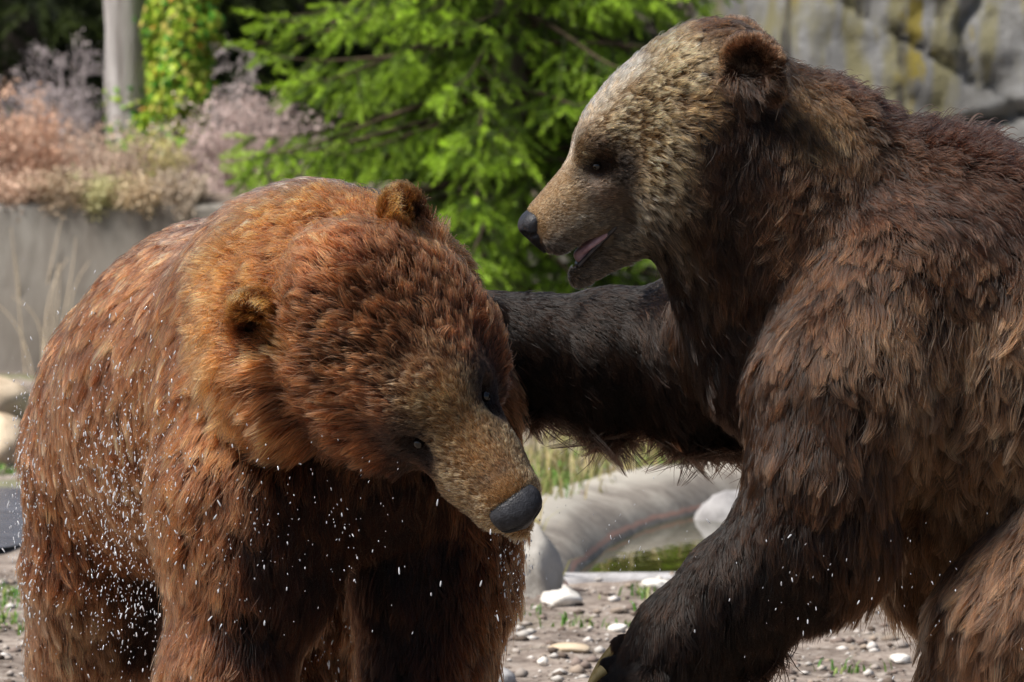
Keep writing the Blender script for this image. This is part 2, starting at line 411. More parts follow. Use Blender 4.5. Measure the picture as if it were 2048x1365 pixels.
def build_rockface():
    y = 19.0
    nx, nz = 170, 110
    x0 = P(1395, 0, y)[0]; xs = np.linspace(x0, x0 + 4.6, nx); zs = np.linspace(-.1, 3.6, nz)
    X, Z = np.meshgrid(xs, zs)
    p = np.stack([X, np.zeros_like(X), Z], -1)
    d = .08 * vnoise(p, 1.3, 4) + .04 * vnoise(p * (1, 1, 2.2), 5, 2) + .02 * vnoise(p, 13, 8) + .012 * vnoise(p, 37, 1)
    led = P(1980, 240, y)
    crack = Z - (led[2] + .05 * np.sin((X - led[0]) * 4) - .10 * (X - led[0] - .02) ** 2 * 4)
    d = d + .13 * np.exp(-(crack / .022) ** 2) * smooth(led[0] - .28, led[0] - .1, X)
    c2 = X - (P(1945, 60, y)[0] + .04 * np.sin(Z * 9) + .02 * np.sin(Z * 23))
    d = d + .08 * np.exp(-(c2 / .03) ** 2) * smooth(P(0, 175, y)[2], P(0, 110, y)[2], Z)
    c3 = (X - P(1830, 90, y)[0]) * .6 + (Z - P(1830, 90, y)[2])
    d = d + .05 * np.exp(-(c3 / .02) ** 2)
    edge = smooth(x0 + .5, x0, X); d = d + edge * .7
    V = np.stack([X, y + d + .10 * (Z - 1), Z], -1).reshape(-1, 3)
    i = np.arange((nz - 1) * (nx - 1)); r, c = i // (nx - 1), i % (nx - 1); a = r * nx + c
    F = np.stack([a, a + 1, a + nx + 1, a + nx], -1)
    m, nt, b = mat_new('stained_rock')
    f = noise_fac(nt, 2.6, 10, 0.68); s = noise_fac(nt, 2.6, 6, 0.6, stretch=(3.2, 1, .55)); g = noise_fac(nt, 3.3, 6, 0.6, stretch=(2.6, 1.7, .6))
    dk = noise_fac(nt, 2.4, 6, .6, stretch=(3.4, 2.3, .6))
    base = ramp(nt, f, [(0.30, (.13, .125, .115)), (0.48, (.25, .245, .235)), (0.64, (.40, .40, .40)), (.75, (.55, .56, .58))])
    y1 = ramp(nt, s, [(0.47, (0, 0, 0)), (0.58, (1, 1, 1))])
    c = mix(nt, y1, base, (.30, .275, .15))
    y2 = ramp(nt, g, [(0.60, (0, 0, 0)), (0.66, (1, 1, 1))])
    c = mix(nt, y2, c, (.34, .27, .05))
    d1 = ramp(nt, dk, [(0.54, (0, 0, 0)), (0.64, (1, 1, 1))])
    c = mix(nt, d1, c, (.06, .055, .05))
    nt.links.new(c, b.inputs['Base Color']); b.inputs['Roughness'].default_value = .85
    bump(nt, b, noise_fac(nt, 12, 10, .75), 1.0, .06)
    o = link('rock_face', np_mesh('rock_face', V, F), None, m)
    tag(o, 'grey rock face streaked with yellow lichen and black stains', 'rock')
build_rockface()

# ------------------------------------------------------------------ plants
def tubes(paths, radii, sides=5):
    """list of (n,3) paths with (n,) radii -> verts, quads"""
    V = []; F = []; n0 = 0
    ang = np.linspace(0, 2 * math.pi, sides, endpoint=False)
    for p, r in zip(paths, radii):
        p = np.asarray(p, float); n = len(p); t = nrm(np.gradient(p, axis=0))
        ref = np.array([0, 0, 1.]) if abs(t[0, 2]) < .9 else np.array([1., 0, 0])
        a = nrm(np.cross(t, ref)); b = np.cross(t, a)
        ring = p[:, None] + (a[:, None] * np.cos(ang)[None, :, None] + b[:, None] * np.sin(ang)[None, :, None]) * np.asarray(r)[:, None, None]
        V.append(ring.reshape(-1, 3))
        for i in range(n - 1):
            for j in range(sides):
                F.append((n0 + i * sides + j, n0 + i * sides + (j + 1) % sides, n0 + (i + 1) * sides + (j + 1) % sides, n0 + (i + 1) * sides + j))
        n0 += n * sides
    return np.concatenate(V), np.array(F)

def spruce_geometry(height, reach, seed, dens=1.0, detail_to=2.4, zmin=.25):
    g = np.random.default_rng(seed)
    S0, SD, SL, SC_, ST = [], [], [], [], []     # shoots: start, direction, length, age colour, thickness
    wood, wr = [], []
    h = zmin
    while h < height * .96:
        k = 1 - h / height
        fine = h < detail_to
        nb = int((8 if fine else 5) * dens) + 1
        ph0 = g.random() * 6.28
        for j in range(nb):
            az = ph0 + j * 6.283 / nb + g.normal() * .25
            L = reach * (k ** .8) * g.uniform(.75, 1.1)
            d = np.array([math.cos(az), math.sin(az), 0]); side = np.array([-d[1], d[0], 0])
            n = 14; s = np.linspace(0, 1, n)
            rise = g.uniform(-.05, .25)
            pts = np.array([0, 0, h + g.normal() * .04]) + d * (s * L)[:, None] + np.array([0, 0, 1]) * (L * (rise * s - .42 * s ** 2 + .22 * s ** 4))[:, None] + side * (g.normal() * .06 * L * s ** 2)[:, None]
            wood.append(pts); wr.append(np.linspace(.012 * k + .006, .002, n))
            step = .075 if fine else .11
            t = .16
            sgn = 1
            while t < 1.0:
                i = min(int(t * (n - 1)), n - 2); fr = t * (n - 1) - i
                p = pts[i] * (1 - fr) + pts[i + 1] * fr; tan = nrm(pts[i + 1] - pts[i])
                sl = L * .42 * (1 - t * .8) * g.uniform(.6, 1.15) + .05
                sl = min(sl, .5)
                sgn = -sgn
                dd = nrm(tan * g.uniform(.5, .9) + side * sgn * g.uniform(.5, .9) + np.array([0, 0, g.uniform(-.8, .1)]))
                nseg = max(2, int(sl / .075)); q = p.copy(); cd = dd.copy(); line = [q.copy()]
                for m in range(nseg):
                    cd = nrm(cd + np.array([0, 0, -.16]) + g.normal(size=3) * .05)
                    seg = sl / nseg; last = m == nseg - 1
                    age = (m + 1) / nseg
                    S0.append(q.copy()); SD.append(cd.copy()); SL.append(seg * (1.15 if last else 1.02)); ST.append(.9 if last else 1.0)
                    SC_.append(.55 * age + (.45 if last else 0))
                    if m >= 0 and fine or m % 2:
                        for s2 in (-1, 1):
                            if g.random() < .62:
                                e = nrm(cd * .75 + nrm(np.cross(cd, [0, 0, 1.])) * s2 * g.uniform(.5, .9) + np.array([0, 0, g.uniform(-.75, .08)]))
                                S0.append(q.copy()); SD.append(e); SL.append(g.uniform(.08, .17) * (1.1 - .35 * age)); SC_.append(.35 + .65 * g.random() * (t * .5 + .5)); ST.append(.85)
                    q = q + cd * seg; line.append(q.copy())
                if fine: wood.append(np.array(line)); wr.append(np.linspace(.0035, .0015, len(line)))
                t += step / L * g.uniform(.8, 1.25)
            S0.append(pts[-1]); SD.append(nrm(pts[-1] - pts[-2])); SL.append(.11); SC_.append(1.0); ST.append(1.)
        h += (.12 if fine else .24) * g.uniform(.8, 1.2)
    S0, SD, SL, SCo, ST = map(np.array, (S0, SD, SL, SC_, ST))
    per = 62
    n = len(S0) * per
    idx = np.repeat(np.arange(len(S0)), per)
    tt = np.tile(np.linspace(0, 1, per), len(S0)) + g.normal(0, .012, n)
    a = nrm(np.cross(SD, nrm(g.normal(size=SD.shape)))); b = np.cross(SD, a)
    ang = g.random(n) * 6.28
    rad = a[idx] * np.cos(ang)[:, None] + b[idx] * np.sin(ang)[:, None]
    base = S0[idx] + SD[idx] * (SL[idx] * tt)[:, None]
    nd = nrm(SD[idx] * (.75 + .5 * np.clip(tt, 0, 1))[:, None] + rad * .95)
    nl = .026 * ST[idx] * g.uniform(.75, 1.2, n) * (1 - .3 * np.clip(tt, 0, 1))
    w = nrm(np.cross(nd, g.normal(size=nd.shape))) * .0014
    tip = base + nd * nl[:, None]
    V = np.stack([base - w, base + w, tip + w * .5, tip - w * .5], 1).reshape(-1, 3)
    F = np.arange(n * 4).reshape(-1, 4)
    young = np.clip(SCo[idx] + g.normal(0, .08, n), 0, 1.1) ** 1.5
    col = np.array([.012, .05, .007]) * (1 - young)[:, None] + np.array([.36, .56, .04]) * young[:, None]  # paler new growth, contrast also standing in for lit tips and dark gaps
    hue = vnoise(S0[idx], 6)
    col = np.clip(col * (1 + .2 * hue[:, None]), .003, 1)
    return (V, F, np.repeat(col, 4, axis=0)), (wood, wr)
BARK = noisy_mat('bark', [(0.3, (.05, .04, .033)), (0.7, (.22, .18, .15))], 9, .9, .6, .02, stretch=(1, 1, .2))
GREYBARK = noisy_mat('grey_bark', [(0.30, (.15, .125, .115)), (0.46, (.36, .33, .315)), (0.56, (.46, .43, .415)), (0.72, (.62, .59, .57))], 9, .9, .9, .03, stretch=(1.8, 1.8, .16))
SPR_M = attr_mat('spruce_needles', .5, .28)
SPR_DARK = attr_mat('dark_needles', .7, .1, .3, .10)  # the same needle colours scaled far down
(sv, sf, scol), (wood, wr) = spruce_geometry(4.2, 1.15, 3)
crown_me = np_mesh('crown', sv, sf, False, scol)
wv, wf = tubes(wood, wr, 4); branch_me = np_mesh('branches', wv, wf)
tr_path = [np.array([(0, 0, z) for z in np.linspace(-.15, 4.2, 14)]) + np.stack([.02 * np.sin(np.linspace(0, 5, 14)), 0 * np.ones(14), 0 * np.ones(14)], -1)]
tv, tf = tubes(tr_path, [np.linspace(.085, .008, 14)], 12); trunk_me = np_mesh('trunk', tv, tf)
TWIG = noisy_mat('twig_bark', [(0.3, (.025, .017, .010)), (0.7, (.085, .06, .035))], 20, .9, 0)
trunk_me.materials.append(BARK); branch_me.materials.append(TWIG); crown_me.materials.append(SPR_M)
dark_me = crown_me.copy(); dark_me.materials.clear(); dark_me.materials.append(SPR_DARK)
def place_spruce(loc, rotz, scale, cme, label, cat='tree', group=None, with_branches=True):
    r = empty('spruce_tree', loc); r.rotation_euler = (0, 0, rotz); r.scale = (scale,) * 3
    tag(r, label, cat, group)
    for nm, me in (('trunk', trunk_me), ('branches', branch_me), ('crown', cme)):
        if nm == 'branches' and not with_branches: continue
        o = bpy.data.objects.new(nm, me); COL.objects.link(o); o.parent = r
        if nm != 'trunk': o['kind'] = 'stuff'
def gz(x, y): return float(ground_h(np.array([float(x)]), np.array([float(y)]))[0])
sx = P(1010, 600, 15.0)[0]
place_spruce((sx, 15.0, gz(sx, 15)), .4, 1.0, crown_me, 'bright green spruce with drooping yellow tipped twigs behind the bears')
for (u, y, rz, s, lab) in [(40, 28, .2, 1.8, 'dark spruce behind the grey trunk and dried shrubs'), (560, 30, 1.4, 1.9, 'dark spruce between the ivy trunk and the bright spruce'),
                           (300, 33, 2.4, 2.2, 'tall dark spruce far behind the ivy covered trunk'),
                           (1060, 21, 3.0, 1.1, 'dark spruce added behind to darken the gaps of the bright green spruce')]:  # last spruce is added so the gaps of the bright one look dark
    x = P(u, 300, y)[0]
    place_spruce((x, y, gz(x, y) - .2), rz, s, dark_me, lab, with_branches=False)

def trunk_tree(u0, v0, u1, v1, y, w, mat, label, name, extra=None):
    """a trunk leaning from (u0,v0) at its foot to (u1,v1) higher up, carried on to a bare head"""
    a = P(u0, v0, y); b = P(u1, v1, y); d = (b - a); g0 = gz(a[0], a[1])
    base = a + d * ((g0 - .1 - a[2]) / d[2])
    r = empty(name, base); tag(r, label, 'tree')
    n = 26; s = np.linspace(0, 1, n); top = base + nrm(d) * 7.0
    path = base + (top - base) * s[:, None]; path[:, 0] += .02 * np.sin(s * 17)
    rad = w * (1 - .55 * s) * (1 + .35 * np.exp(-s * 22))
    v, f = tubes([path], [rad], 20)
    v[:, :2] += (.012 * vnoise(v * (1, 1, .25), 26) + .006 * vnoise(v * (1, 1, .2), 70, 3))[:, None] * np.array([1, .6])
    link('trunk', np_mesh('trunk', v, f), r, mat)
    g = np.random.default_rng(int(u0)); ps, rs = [], []
    for k in range(10):                                       # limbs above the picture
        q = path[int(n * (.52 + .045 * k))]; az = g.random() * 6.28
        m = np.linspace(0, 1, 8); L = g.uniform(1.2, 2.2)
        ps.append(q + np.array([math.cos(az), math.sin(az), .7]) * (m * L)[:, None] + np.array([0, 0, .3]) * (m ** 2)[:, None]); rs.append(np.linspace(.05, .01, 8))
        for j in range(5):
            q2 = ps[-1][3] if False else ps[k * 6][2 + j]; az2 = g.random() * 6.28
            ps.append(q2 + np.array([math.cos(az2), math.sin(az2), .5]) * (m * .8)[:, None]); rs.append(np.linspace(.018, .004, 8))
    v, f = tubes(ps, rs, 5); tag(link('crown', np_mesh('crown', v, f), r, mat), kind='stuff')
    return r, path, rad
gt, gpath, grad_ = trunk_tree(252, 270, 252, 0, 19.5, .098, GREYBARK, 'straight smooth grey tree trunk behind dried shrubs', 'grey_tree')
iv, ipath, irad = trunk_tree(340, 290, 372, 0, 19.3, .10, BARK, 'leaning tree trunk covered in yellow green ivy', 'ivy_tree')
def ivy(root, path, rad, n, zlo, zhi, r0, r1, seed, cols):
    g = np.random.default_rng(seed)
    z = g.uniform(zlo, zhi, n); cx = np.interp(z, path[:, 2], path[:, 0]); cy = np.interp(z, path[:, 2], path[:, 1]); rr = np.interp(z, path[:, 2], rad)
    a = g.random(n) * 6.28
    lump = .5 + .5 * vnoise(np.stack([np.cos(a) * .12, np.sin(a) * .12, z], -1), 13)
    R = rr + r0 + (r1 - r0) * g.random(n) * lump
    c = np.stack([cx + np.cos(a) * R, cy + np.sin(a) * R, z], -1)
    out = np.stack([np.cos(a), np.sin(a), np.zeros(n)], -1)
    nn = nrm(out + g.normal(size=(n, 3)) * .5 + np.array([0, 0, .35])); dn = nrm(np.cross(np.cross(nn, [0, 0, -1.]), nn) + g.normal(size=(n, 3)) * .3); dn = nrm(dn - nn * (dn * nn).sum(-1, keepdims=True))
    s = np.cross(nn, dn); L = g.uniform(.022, .042, n)[:, None]
    V = np.stack([c - dn * L * .4, c + s * L * .55 - dn * L * .1 - nn * L * .12, c + dn * L * .75, c - s * L * .55 - dn * L * .1 - nn * L * .12, c + nn * L * .06], 1).reshape(-1, 3)
    i = np.arange(n)[:, None] * 5
    F = np.concatenate([i + [0, 1, 4], i + [1, 2, 4], i + [2, 3, 4], i + [3, 0, 4]])
    C = np.asarray(cols)[g.choice(len(cols), n, p=[.34, .34, .2, .09, .03])] * g.uniform(.7, 1.25, (n, 1))
    o = link('ivy_leaves', np_mesh('ivy_leaves', V, F, False, np.repeat(C, 5, axis=0)), root, IVY_M); tag(o, kind='stuff')
IVY_M = attr_mat('ivy_mat', .45, .3)
ivy(iv, ipath, irad, 8000, .25, 2.6, .0, .13, 21, [(.26, .42, .03), (.40, .50, .05), (.08, .28, .03), (.60, .52, .12), (.80, .38, .08)])

ivy(gt, gpath, grad_, 420, .25, 1.05, .0, .02, 22, [(.16, .32, .03), (.28, .40, .05), (.07, .24, .03), (.40, .42, .10), (.40, .42, .10)])
def shrub(x, y, z0, h, spread, seed, label, tone, leaf=True, n=16):
    g = np.random.default_rng(seed); r = empty('dried_shrub', (x, y, z0)); tag(r, label, 'shrub', None)
    ps, rs = [], []; tips = []
    for k in range(n):
        a = g.random() * 6.28; sp = spread * g.random() ** .5; hh = h * g.uniform(.6, 1.1); m = np.linspace(0, 1, 8)
        d = np.array([math.cos(a) * sp, math.sin(a) * sp * .6, 0])
        p = np.array([x, y, z0 - .02]) + d * (.15 + .85 * m[:, None] ** 1.3) + np.array([0, 0, hh]) * m[:, None] + np.cumsum(g.normal(0, .008, (8, 3)), 0)
        ps.append(p); rs.append(np.linspace(.006, .0022, 8))
        for j in range(7):
            i = g.integers(2, 8); q = p[i]; L = h * g.uniform(.12, .3)
            e = nrm(g.normal(size=3) * (1, .7, .5) + np.array([0, 0, .8]))
            m5 = np.linspace(0, 1, 5); pp = q + e * (m5 * L)[:, None] + np.array([0, 0, -.25 * L]) * (m5 ** 2)[:, None] + np.cumsum(g.normal(0, .005, (5, 3)), 0)
            ps.append(pp); rs.append(np.linspace(.0025, .0012, 5)); tips.append(pp[-1]); tips.append(pp[3]); tips.append(pp[2])
    v, f = tubes(ps, rs, 3); link('stems', np_mesh('stems', v, f), r, plain_mat('stem_' + str(seed), tuple(min(.7, c * 1.5) for c in tone), .9))['kind'] = 'stuff'
    if leaf:
        tips = np.array(tips); per = 5; nn = len(tips) * per
        c = np.repeat(tips, per, axis=0) + g.normal(0, .017, (nn, 3))
        a = nrm(g.normal(size=(nn, 3))); b = nrm(np.cross(a, g.normal(size=(nn, 3)))); L = g.uniform(.004, .012, nn)[:, None]
        V = np.stack([c - a * L, c + b * L * .5, c + a * L, c - b * L * .5], 1).reshape(-1, 3)
        C = np.clip(np.array(tone) * 1.55, 0, .8) * g.uniform(.7, 1.35, (nn, 1)) * np.array([1, 1, 1])
        o = link('dead_leaves', np_mesh('dead_leaves', V, np.arange(nn * 4).reshape(-1, 4), False, np.repeat(C, 4, axis=0)), r, DEAD_M); o['kind'] = 'stuff'
DEAD_M = attr_mat('dead_leaf_mat', .9, .2)
for k, (u, h, sp, tone, lab) in enumerate([
        (-30, .34, .20, (.40, .27, .20), 'pinkish brown dried shrub on the wall left of a similar rusty one'),
        (60, .33, .17, (.42, .27, .19), 'rusty pink dried shrub on the grey wall before the dark spruce'),
        (150, .26, .17, (.38, .28, .22), 'pale brown dried shrub on the wall next to the grey trunk'),
        (225, .20, .14, (.36, .28, .22), 'low tan dried shrub at the foot of the grey trunk'),
        (310, .19, .12, (.38, .33, .17), 'yellowish dried shrub at the foot of the ivy covered trunk'),
        (400, .27, .16, (.34, .27, .25), 'greyish pink dried shrub right of the ivy covered trunk'),
        (480, .36, .18, (.37, .29, .27), 'tall greyish pink dried shrub beside the bright spruce'),
        (565, .30, .18, (.35, .28, .26), 'greyish pink dried shrub partly behind the bright spruce')]):
    yy = 16.5 + .25 * (k % 3)
    shrub(P(u, 400, yy)[0], yy, WALL_Z - .12, h + .12, sp, 50 + k, lab, tone, n=34)
for k, (u, h, sp, tone, lab) in enumerate([
        (20, .13, .16, (.40, .29, .22), 'low tan dried shrub on the edge of the wall above the tan boulders'),
        (110, .12, .15, (.36, .28, .20), 'low brown dried shrub on the edge of the wall below the rusty pink shrub'),
        (195, .11, .13, (.34, .32, .17), 'low olive dried shrub on the wall edge below the grey trunk'),
        (275, .12, .13, (.38, .30, .20), 'low straw coloured dried shrub on the wall edge below the ivy covered trunk'),
        (360, .12, .14, (.34, .28, .22), 'low brown dried shrub on the wall edge behind the back of the reddish bear')]):
    shrub(P(u, 400, 16.07)[0], 16.07, WALL_Z - .03, h, sp, 80 + k, lab, tone, n=26)
for k, (u, y, h, tone, lab) in enumerate([(140, 23.5, .62, (.30, .26, .26), 'tall bare grey shrub before the dark spruce beside the grey trunk'), (60, 24, .55, (.26, .22, .22), 'tall bare brown shrub before the dark spruce'),
                                   (455, 23, .62, (.30, .26, .25), 'tall bare grey shrub between the ivy covered trunk and the bright spruce')]):
    shrub(P(u, 300, y)[0], y, P(u, 300, y)[2] - .2, h, .22, 95 + k, lab, tone, n=22)
# earth held back by the wall
def terrace():
    x = np.linspace(-6, .5, 60); y = np.linspace(16.05, 19.9, 24); X, Y = np.meshgrid(x, y)
    Z = WALL_Z + .022 + .012 * vnoise(np.stack([X, Y, 0 * X], -1), 9) - .012 * smooth(16.12, 16.05, Y) - .9 * smooth(18.6, 19.9, Y) - .5 * smooth(.2, .5, X)
    V = np.stack([X, Y, Z], -1).reshape(-1, 3); nx = 60
    i = np.arange(23 * 59); a = (i // 59) * nx + i % 59
    o = link('terrace_soil', np_mesh('terrace_soil', V, np.stack([a, a + 1, a + nx + 1, a + nx], -1)), None,
             noisy_mat('leaf_soil', [(0.3, (.05, .04, .03)), (.55, (.17, .13, .10)), (.7, (.30, .23, .18))], 9))
    tag(o, kind='structure')
terrace()
def stalks(u, v, n, h, seed, label):
    g = np.random.default_rng(seed); p0 = np.array(on_ground(u, v)); r = empty('dry_reed_clump', p0); tag(r, label, 'reeds', 'dry reeds before the wall')
    ps, rs = [], []
    for k in range(n):
        m = np.linspace(0, 1, 9); b = p0 + np.array([g.normal() * .05, g.normal() * .05, -.01]); l = np.array([g.normal() * .10, g.normal() * .08, h * g.uniform(.6, 1.1)])
        ps.append(b + l * m[:, None] + np.array([g.normal() * .10, 0, -.10 * h]) * (m ** 3)[:, None]); rs.append(np.linspace(.003, .0012, 9))
    v_, f = tubes(ps, rs, 4); link('stalks', np_mesh('stalks', v_, f), r, plain_mat('reed_' + str(seed), (.62, .50, .36), .8))['kind'] = 'stuff'
stalks(45, 745, 9, .62, 71, 'dry tan reed stalks behind the tan boulders before the grey wall'); stalks(150, 742, 12, .72, 72, 'dry tan reed stalks before the wall, below the pale shrub beside the grey trunk')
stalks(310, 742, 9, .75, 73, 'tall dry reed stalks before the wall, below the ivy covered trunk'); stalks(90, 750, 8, .55, 74, 'short dry reed stalks before the wall, below the rusty pink shrub')

# ------------------------------------------------------------------ bears: one smooth body each, grown with fur
class Body:
    """a body as a blend of rounded cones and ellipsoids (distance field), meshed by surface nets"""
    def __init__(s): s.prims = []
    def cone(s, a, b, ra, rb, k=60, op=1): s.prims.append(('c', np.array(a, float), np.array(b, float), ra * K, rb * K, k * K, op))
    def chain(s, pts, k=60):
        for (a, ra), (b, rb) in zip(pts[:-1], pts[1:]): s.cone(a, b, ra, rb, k)
    def ell(s, c, r, R=None, k=60, op=1):
        s.prims.append(('e', np.array(c, float), np.array(r, float) * K, np.eye(3) if R is None else np.array(R, float), 0, k * K, op))
    def dist(s, p):
        p = np.asarray(p, np.float32); f = None
        for q in s.prims:
            if q[0] == 'c':
                _, a, b, ra, rb, k, op = q
                ab = (b - a).astype(np.float32); pa = p - a.astype(np.float32)
                h = np.clip((pa @ ab) / float(ab @ ab), 0, 1)
                d = np.linalg.norm(pa - h[..., None] * ab, axis=-1) - (ra + (rb - ra) * h)
            else:
                _, c, r, R, _, k, op = q
                l = ((p - c.astype(np.float32)) @ R.astype(np.float32)) / r.astype(np.float32)      # columns of R are the axes
                k0 = np.linalg.norm(l, axis=-1); k1 = np.linalg.norm(l / r.astype(np.float32), axis=-1)
                d = k0 * (k0 - 1) / np.maximum(k1, 1e-6)
            if f is None: f = d
            elif op == 1:
                h = np.clip(.5 + .5 * (d - f) / k, 0, 1); f = d * (1 - h) + f * h - k * h * (1 - h)
            else:
                h = np.clip(.5 - .5 * (f + d) / k, 0, 1); f = f * (1 - h) - d * h + k * h * (1 - h)
        return f
    def _grid(s, ax, n):
        """distance on a grid: everywhere coarsely, exactly only near the surface"""
        st = 4; co = [a[::st] for a in ax]
        cf = s.dist(np.stack(np.meshgrid(*co, indexing='ij'), -1))
        ix = [np.minimum(np.round(np.arange(n[i]) / st).astype(int), len(co[i]) - 1) for i in range(3)]
        f = cf[np.ix_(*ix)].astype(np.float32)
        near = np.argwhere(np.abs(f) < (ax[0][1] - ax[0][0]) * st * 1.25)
        p = np.stack([ax[i][near[:, i]] for i in range(3)], -1)
        for j in range(0, len(p), 200000): f[tuple(near[j:j + 200000].T)] = s.dist(p[j:j + 200000])
        return f
    def field(s, p):
        """distance and direction read from the grid"""
        q = np.clip((np.asarray(p) - s.lo) / s.vox, 1, np.array(s.f.shape) - 2.001); i = q.astype(int); t = q - i
        out = 0
        for dx in (0, 1):
            for dy in (0, 1):
                for dz in (0, 1):
                    w = (t[:, 0] if dx else 1 - t[:, 0]) * (t[:, 1] if dy else 1 - t[:, 1]) * (t[:, 2] if dz else 1 - t[:, 2])
                    out = out + w[:, None] * s.fg[i[:, 0] + dx, i[:, 1] + dy, i[:, 2] + dz]
        return out[:, 0], nrm(out[:, 1:])
    def mesh(s, lo, hi, vox):
        lo = np.array(lo); n = np.ceil((np.array(hi) - lo) / vox).astype(int) + 1
        ax = [lo[i] + vox * np.arange(n[i]) for i in range(3)]
        f = s._grid(ax, n)
        s.f, s.lo, s.vox = f, lo, vox
        ins = f < 0
        m = [k - 1 for k in n]
        cnt = np.zeros(m, np.float32); acc = np.zeros(m + [3], np.float32)
        c8 = lambda o: tuple(slice(o[i], o[i] + m[i]) for i in range(3))
        for a in range(3):
            for o in ((0, 0), (0, 1), (1, 0), (1, 1)):
                o0 = list(o); o0.insert(a, 0); o1 = list(o0); o1[a] = 1
                f0, f1 = f[c8(o0)], f[c8(o1)]
                cr = (f0 < 0) != (f1 < 0)
                t = np.where(cr, f0 / np.where(cr, f0 - f1, 1), 0)
                cnt += cr
                for i in range(3): acc[..., i] += np.where(cr, (t if i == a else o0[i]), 0)
        act = cnt > 0
        idx = -np.ones(m, np.int64); idx[act] = np.arange(act.sum())
        V = (np.argwhere(act) + acc[act] / cnt[act][:, None]) * vox + lo
        F = []
        for a in range(3):
            b, c = (a + 1) % 3, (a + 2) % 3
            sl0 = [slice(None)] * 3; sl1 = [slice(None)] * 3; sl0[a] = slice(0, n[a] - 1); sl1[a] = slice(1, n[a])
            i0, i1 = ins[tuple(sl0)], ins[tuple(sl1)]
            e = np.argwhere(i0 != i1); e = e[(e[:, b] > 0) & (e[:, c] > 0) & (e[:, b] < n[b] - 1) & (e[:, c] < n[c] - 1)]
            fl = i0[tuple(e.T)]
            def cell(db, dc):
                q = e.copy(); q[:, b] -= db; q[:, c] -= dc; return idx[tuple(q.T)]
            Q = np.stack([cell(1, 1), cell(0, 1), cell(0, 0), cell(1, 0)], -1)
            Q[~fl] = Q[~fl][:, ::-1]
            F.append(Q)
        F = np.concatenate(F); F = F[(F >= 0).all(1)]
        s.fg = np.stack([f, *np.gradient(f, vox)], -1).astype(np.float32)
        return V, F

class Head:
    def __init__(s, o, f, r, u, sc): s.o, s.f, s.r, s.u, s.sc = np.array(o, float), nrm(f), nrm(r), nrm(u), sc
    def pt(s, a, b, c): return s.o + (s.f * a + s.r * b + s.u * c) * s.sc * K
    def dr(s, a, b, c): return s.f * a + s.r * b + s.u * c
    def R(s): return np.stack([s.f, s.r, s.u], -1)
def add_head(B, h, jaw=0.0, cheek=1.0, mz=1.0, ear=(-178, 150, 44), brow=1.0):
    q = h.sc; R = h.R()
    E = lambda c, r, k=50, op=1, RR=None: B.ell(h.pt(*c), np.array(r) * q, R if RR is None else RR, k * q, op)
    E((-60, 0, 28), (168, 145, 146), 70)                       # skull
    E((66, 0, 78), (120, 92, 86), 60)                          # brow
    for sg in (-1, 1):
        E((128 - 30 * (1 - brow), 58 * sg, 100 - 30 * (1 - brow)), (62 * brow, 34 * brow, 30 * brow), 30)
        E((10, 78 * sg, -50), (140, 78 * cheek, 105), 60)      # cheeks
    B.cone(h.pt(140, 0, 26), h.pt(318, 0, 18), 84 * q * mz, 52 * q * mz, 55 * q)         # muzzle
    B.cone(h.pt(235, 0, -12), h.pt(322, 0, -4), 52 * q, 40 * q, 24 * q)
    for sg in (-1, 1):
        B.cone(h.pt(250, 22 * sg * mz * mz, -18), h.pt(324, 19 * sg * mz * mz, -14), 40 * q * mz, 32 * q * mz, 18 * q)   # lips
    B.cone(h.pt(90, 0, -95), h.pt(240, 0, -95 - jaw * .4), 78 * q, 40 * q, 40 * q)   # jaw
    B.cone(h.pt(240, 0, -95 - jaw * .4), h.pt(338, 0, -84 - jaw), 38 * q, 24 * q, 10 * q)
    for sg in (-1, 1):
        E((184, 78 * sg, 60), (32, 26, 22), 26, -1)            # eye socket
        n = nrm(h.dr(.42, .86 * sg, .28)); t1 = nrm(h.f - n * (h.f @ n)); t2 = np.cross(n, t1)
        RR = np.stack([t1, n, t2], -1)
        c = h.pt(ear[0], ear[1] * sg, ear[2])
        B.ell(c, np.array((66, 30, 68)) * q, RR, 22 * q)       # ear
        B.ell(c + n * 27 * q * K, np.array((48, 24, 50)) * q, RR, 10 * q, -1)

# fur: guides set at points of the body: where, which way the hair lies, length (cm), how far it stands off,
# colour at root and tip, width of a lock (cm), how tightly the lock closes
class Guides:
    def __init__(s, gain=1.0): s.p, s.d, s.v, s.gain = [], [], [], gain      # gain: how light the body coat is beside the head
    def add(s, p, d, ln, lift, root, tip, clump=1.6, close=.6, curl=.5, sig=1.0):
        s.p.append(p); s.d.append(nrm(d)); s.v.append([ln / 100, lift, *root, *tip, clump / 100, close, curl, sig])
    def img(s, u, v, y, du, dv, dy, ln, lift, root, tip, *a, **k): s.add(P(u, v, y), (du, dy, -dv), ln, lift, root, tuple(c * s.gain for c in tip), *a, **k)
    def sample(s, p):
        gp, gd, gv = np.array(s.p), np.array(s.d), np.array(s.v)
        od = np.empty((len(p), 3)); ov = np.empty((len(p), gv.shape[1] - 1))
        for i in range(0, len(p), 20000):
            df = p[i:i + 20000, None] - gp[None]; df[..., 1] *= .7
            w = gv[:, -1] ** 4 / ((df ** 2).sum(-1) + 2e-4) ** 2.2
            w /= w.sum(1, keepdims=True)
            od[i:i + 20000] = w @ gd; ov[i:i + 20000] = w @ gv[:, :-1]
        return nrm(od), ov

